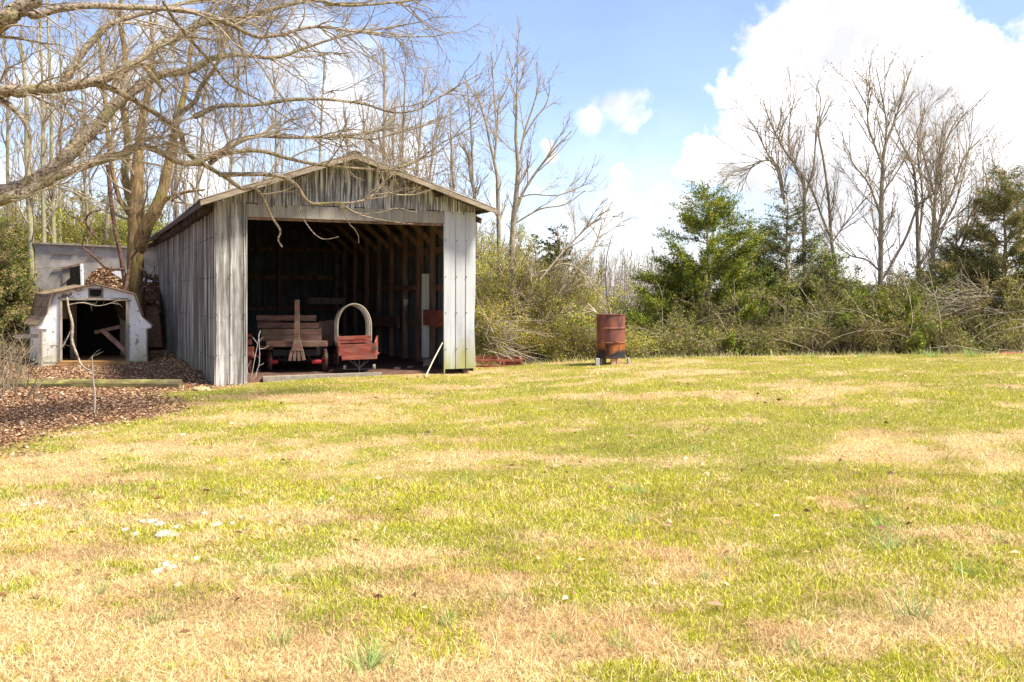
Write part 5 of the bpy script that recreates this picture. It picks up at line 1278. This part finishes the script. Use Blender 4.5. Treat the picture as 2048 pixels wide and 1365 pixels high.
obj('window_frame', MB().beam(pp(124, 538, D-.05), pp(164, 529, D-.05), .04, .05), M['oldwood'], rb_)
obj('window_board', MB().prism([pp(124, 538, D-.03), pp(139, 535, D-.03), pp(139, 557, D-.03), pp(124, 570, D-.03)], (0, .02, 0)), M['greywood'], rb_)
obj('room_shade_sheet', MB().prism([pp(131, 530, D+.6), pp(164, 525, D+.6), pp(164, 600, D+.6), pp(131, 600, D+.6)], (0, .05, 0)), M['blackhole'], rb_)  # black sheet painting the shade inside the window hole
hp = MB(); prof = [(165, 600), (172, 570), (185, 550), (200, 542), (225, 540), (250, 552), (270, 556), (300, 555), (322, 560), (330, 640), (160, 640)]
top = [pp(x, y, 26.8) for x, y in prof]; bot = [pp(x-4, min(y+55, 700), 23.9) for x, y in prof]
n_ = len(prof); hp.add(top+bot, [tuple(range(n_)), tuple(range(2*n_-1, n_-1, -1))]+[(i, i+n_, (i+1) % n_+n_, (i+1) % n_) for i in range(n_)])
obj('fallen_roof', hp, M['leafmould'], rb_)
R2 = np.random.default_rng(9); n = 16000; q1 = []
tp = np.array([tuple(v) for v in top[:10]]); bt = np.array([tuple(v) for v in bot[:10]])
u = R2.random(n)*9; i = np.minimum(u.astype(int), 8); f = (u-i)[:, None]; g = R2.random((n, 1))
qq = (tp[i]*(1-f)+tp[i+1]*f)*(1-g)+(bt[i]*(1-f)+bt[i+1]*f)*g; qq[:, 2] += .03+R2.normal(0, .03, n); qq[:, 1] -= .04
V, Fc, cc = leafquads(qq[:, 0], qq[:, 1], qq[:, 2], R2.uniform(.03, .055, n), littercols(n)*.75, .7, R2)
lv = npmesh('roof_leaves', V, Fc, M['littercol'], rb_, cols=cc, off=tuple(rb_.location)); lv['kind'] = 'stuff'
for poly in ([(223, 545), (236, 540), (256, 541), (256, 560), (240, 556)], [(284, 556), (305, 562), (306, 570), (285, 563)]):
    obj('white_tin', MB().prism([pp(x, y, 25.9) for x, y in poly], (0, .03, 0)), M['whitesheet'], rb_)

# ------------------------------------------------------------------ small ground things at the left
a = P(-60, 771, 15.9); b_ = P(361, 771, 15.75)
mb = MB(); n_ = 16; R2 = np.random.default_rng(3)
for i in range(n_+1):
    p = a.lerp(b_, i/n_); zz = gz(p.x, p.y)
    for (dy, dz) in ((-.08, -.02), (-.085, .10), (-.06, .155), (.06, .16), (.085, .10), (.08, -.02)):
        mb.v.append((p.x, p.y+dy+R2.normal(0, .004), zz+dz*1.0+R2.normal(0, .006)))
mb.f = [(i*6+k, i*6+(k+1) % 6, (i+1)*6+(k+1) % 6, (i+1)*6+k) for i in range(n_) for k in range(6)]+[tuple(range(6)), tuple(n_*6+k for k in range(6))]
tag(obj('landscape_timber', mb, M['mosswood']), 'long mossy timber lying on the leaves in front of the white shed', 'timber')
def rock(name, c, s, m, label, cat, group=None, seed=0, parent=None):
    import bmesh
    bm = bmesh.new(); bmesh.ops.create_icosphere(bm, subdivisions=3, radius=1); R3 = random.Random(seed)
    from mathutils import noise
    for v in bm.verts:
        f = 1+.35*noise.noise(v.co*1.3+Vector((seed*3.1, 0, 0)))+.15*noise.noise(v.co*3.5+Vector((0, seed, 0)))
        v.co = Vector((v.co.x*f*s[0], v.co.y*f*s[1], v.co.z*f*s[2]))
    me = bpy.data.meshes.new(name); bm.to_mesh(me); bm.free(); me.materials.append(m)
    o = bpy.data.objects.new(name, me); C.objects.link(o); o.location = c; return tag(o, label, cat, group)
for i, (px, py, s, lab) in enumerate(((405, 777, (.16, .07, .05), 'long yellow stone lying at the foot of the left barn corner'), (388, 759, (.09, .08, .06), 'grey green stone at the base of the barn side wall'), (364, 752, (.05, .06, .05), 'small angular stone by the barn side wall, nearest the timber'))):
    d = (EYE-.02)*F/(py+3-HZ); c = P(px, 0, d); rock('stone', (c.x, d, gz(c.x, d)+.02), s, M['stone'] if i != 1 else M['mosswood'], lab, 'stone', seed=i)
wr = [(303, 1047, .075), (318, 1052, .07), (285, 1047, .04), (250, 1063, .05), (356, 1057, .07), (330, 1070, .13), (345, 1073, .08), (270, 1071, .05), (410, 1030, .06), (432, 1052, .08), (465, 1050, .05), (482, 1038, .06), (540, 1049, .04), (75, 1010, .05), (90, 1007, .05), (50, 1012, .06),
      (330, 1132, .06), (345, 1138, .07), (315, 1145, .06), (355, 1175, .04), (395, 1120, .05), (575, 1160, .035), (350, 1116, .03)]
for i, (px, py, r) in enumerate(wr):
    d = EYE*F/(py-HZ); c = P(px, 0, d)
    rock('white_rock', (c.x, d, gz(c.x, d)+.004), (r*.5, r*.75, .013), M['whiterock'], {5: 'largest flat white rock in the middle of the cluster at the left', 12: 'small white rock lying apart on the right of the white cluster'}.get(i) or ('small pale stone in the row near the left edge, level with the white cluster' if px < 100 else 'flat white rock of the cluster breaking through the straw at the left') if py < 1100 else 'low white stone in the straw nearer the camera than the white cluster', 'rock', 'white rocks near the left edge' if px < 100 else 'white rocks in the left foreground' if py < 1100 else 'nearer white stones at the left', seed=i+20)
# bleached upright stick and leaning branch before the shed
R2 = np.random.default_rng(31)
d = 12.4; p_, r_ = limb([(186, 852, d, 3.5), (189, 820, d, 4), (190, 790, d, 3.5), (186, 755, d, 3), (184, 713, d, 2)], R2, 5)
V, Fq = tubes([(p_, r_)], 6); tag(npmesh('upright_stick', V, Fq, M['bleached'], smooth=True), 'thin bleached stick standing upright in the leaf litter', 'stick')
d = 18.8
m_ = [limb([(134, 595, d, 3.5), (138, 620, d, 5), (145, 650, d, 5.5), (144, 680, d, 5.5), (152, 705, d, 5), (161, 727, d, 4.5), (172, 738, d-1, 3), (190, 744, d-1.4, 2)], R2, 5), limb([(145, 655, d, 3), (133, 680, d, 2.5), (122, 700, d, 2)], R2), limb([(138, 610, d, 2), (165, 606, d, 2), (200, 612, d, 1.6), (240, 600, d, 1.2)], R2)]
V, Fq = tubes(m_, 6); tw = []; [spawn(tw, p, r, 0, [dict(n=3, len=.5, ang=.7, curl=.2, grav=0, r=.005, rmin=.003, seg=5), dict(n=3, len=.25, ang=.7, curl=.2, grav=0, r=.003, rmin=.0025, seg=3)], R2) for p, r in m_]
V2, F2 = tubes(tw, 3)
tag(npmesh('hanging_branch', np.concatenate([V, V2]), np.concatenate([Fq, F2+len(V)]), M['deadtwig']), 'crooked dead branch hanging in front of the white shed doorway', 'branch')
# bare white seedling by the left panel
d = 16.55; R2 = np.random.default_rng(33)
m_ = [limb([(503, 754, d, 1.6), (510, 715, d, 1.6), (515, 690, d, 1.3), (520, 662, d, 1)], R2), limb([(508, 756, d, 1.6), (518, 730, d, 1.5), (519, 700, d, 1.3), (517, 668, d, 1)], R2), limb([(496, 750, d, 1.3), (495, 735, d, 1.3), (503, 722, d, 1)], R2), limb([(512, 755, d, 1.4), (516, 735, d, 1.2), (528, 727, d, 1)], R2), limb([(519, 698, d, 1.2), (528, 697, d, 1), (537, 692, d, .8)], R2), limb([(515, 688, d, 1), (510, 681, d, 1), (505, 674, d, .8)], R2)]
m_ = [(p, r*.6) for p, r in m_]
tw = []; [spawn(tw, p, r, 0, [dict(n=5, len=.15, ang=.7, curl=.12, grav=.05, r=.003, rmin=.002, seg=3)], R2) for p, r in m_]
V, Fq = tubes(m_, 5); V2, F2 = tubes(tw, 3)
M['white_twig'] = mat('silvery_twig', (.62, .56, .52), .8)
tag(npmesh('bare_seedling', np.concatenate([V, V2]), np.concatenate([Fq, F2+len(V)]), M['white_twig']), 'silvery leafless seedling at the left foot of the barn opening', 'seedling')

# ------------------------------------------------------------------ wild onion tufts
def tuftmesh(seed, n=42, h=.13, w=.0022):
    R3 = np.random.default_rng(seed); V = []; Fq = []; cl = []
    for i in range(n):
        az = R3.random()*2*np.pi; r = abs(R3.normal(0, .035)); p = np.array([math.cos(az)*r, math.sin(az)*r, 0])
        q = growpath(p, np.array([math.cos(az)*.35, math.sin(az)*.35, 1]), h*R3.uniform(.5, 1.2), 4, .12, -.10, R3)
        a2 = R3.random()*3.14; s_ = np.array([math.cos(a2), math.sin(a2), 0])*w
        b0 = len(V)
        for j, pt in enumerate(q): k_ = 1-j/4.6; V += [pt-s_*k_, pt+s_*k_]
        Fq += [(b0+2*j, b0+2*j+1, b0+2*j+3, b0+2*j+2) for j in range(4)]
        cc = np.array([.27, .36, .12])*R3.uniform(.7, 1.7) if R3.random() < .8 else np.array([.30, .34, .12]); cl += [cc]*10
    return np.array(V), np.array(Fq), np.array(cl)
tm = []
for s_ in range(5):
    V, Fq, cl = tuftmesh(s_); o = npmesh('onion_tuft', V, Fq, M['grasscol'], cols=cl); tm.append(o)
spots = [(480, 1042, .8), (595, 1040, .7), (170, 1040, .9), (195, 1055, .7), (315, 1245, 1.2), (540, 1150, 1.2), (640, 1010, .9), (935, 970, 1), (205, 1190, 1), (120, 1050, .7), (450, 990, .7), (90, 958, .7), (690, 985, .9), (1270, 1045, 1), (1410, 1160, 1), (1465, 1130, .8), (1600, 780, .9), (1780, 1100, 1.5), (1770, 1060, 1.5),
         (1720, 1010, 1), (1830, 1235, 1.5), (1600, 1310, 1.1), (735, 1340, 1.6), (760, 1330, 1.4), (890, 1250, .9), (1120, 1290, 1), (1245, 1300, 1), (1005, 1200, .8), (1290, 990, 1.1), (1250, 985, 1), (600, 825, .7), (510, 855, .7), (540, 842, .7), (820, 800, .7), (860, 870, .7), (1170, 800, .7), (1090, 770, .7), (1990, 1015, 1.1), (2010, 1090, 1.2), (1930, 1150, 1.2), (1660, 770, .8), (1480, 850, .8), (1390, 905, .9), (990, 845, .7), (330, 960, .8), (700, 930, .8), (175, 1030, .6), (560, 1290, 1.2)]
for i, (px, py, sc_) in enumerate(spots):
    d = EYE*F/(py-HZ); c = P(px, 0, d)
    for _ in range(5): d = (EYE-gz(c.x, d))*F/(py-HZ); c = P(px, 0, d)
    o = tm[i] if i < 5 else tm[i % 5].copy()
    if i >= 5: C.objects.link(o)
    o.location = (c.x, d, gz(c.x, d)-.005); o.rotation_euler = (0, 0, i*1.3); o.scale = (sc_, sc_, sc_*.8)
    zone = ('far', 'wild onion tuft in the far part of the lawn, towards the barn and drum') if py < 900 else \
        ('left', 'wild onion tuft in the straw patches at the left around the white rocks') if px < 640 else \
        ('right', 'wild onion tuft in the right part of the near lawn') if px > 1380 else ('centre', 'wild onion tuft in the green centre of the near lawn')
    lab = {11: 'wild onion tuft highest at the left, beside the leaf litter', 17: 'largest blue green onion clump in the right of the lawn', 22: 'spreading onion clump at the bottom edge left of centre'}.get(i, zone[1])
    tag(o, lab, 'tuft', 'wild onion tufts, '+zone[0]+' part of the lawn')
for i, (px, lab) in enumerate(((1625, 'small onion tuft on the crest of the lawn, leftmost of the four'), (1722, 'low onion tuft on the crest of the lawn, second of the four'), (1868, 'tall onion tuft on the crest below the fan shaped tree'), (1945, 'tall onion tuft on the crest, rightmost of the four'))):
    c = P(px, 0, 19.0); o = tm[i].copy(); C.objects.link(o); o.location = (c.x, 19.0, gz(c.x, 19.0)-.01); s_ = (1.2, 1.1, 1.9, 1.9)[i]; o.scale = (s_*1.6, s_*1.6, s_)
    tag(o, lab, 'tuft', 'onion tufts on the crest')
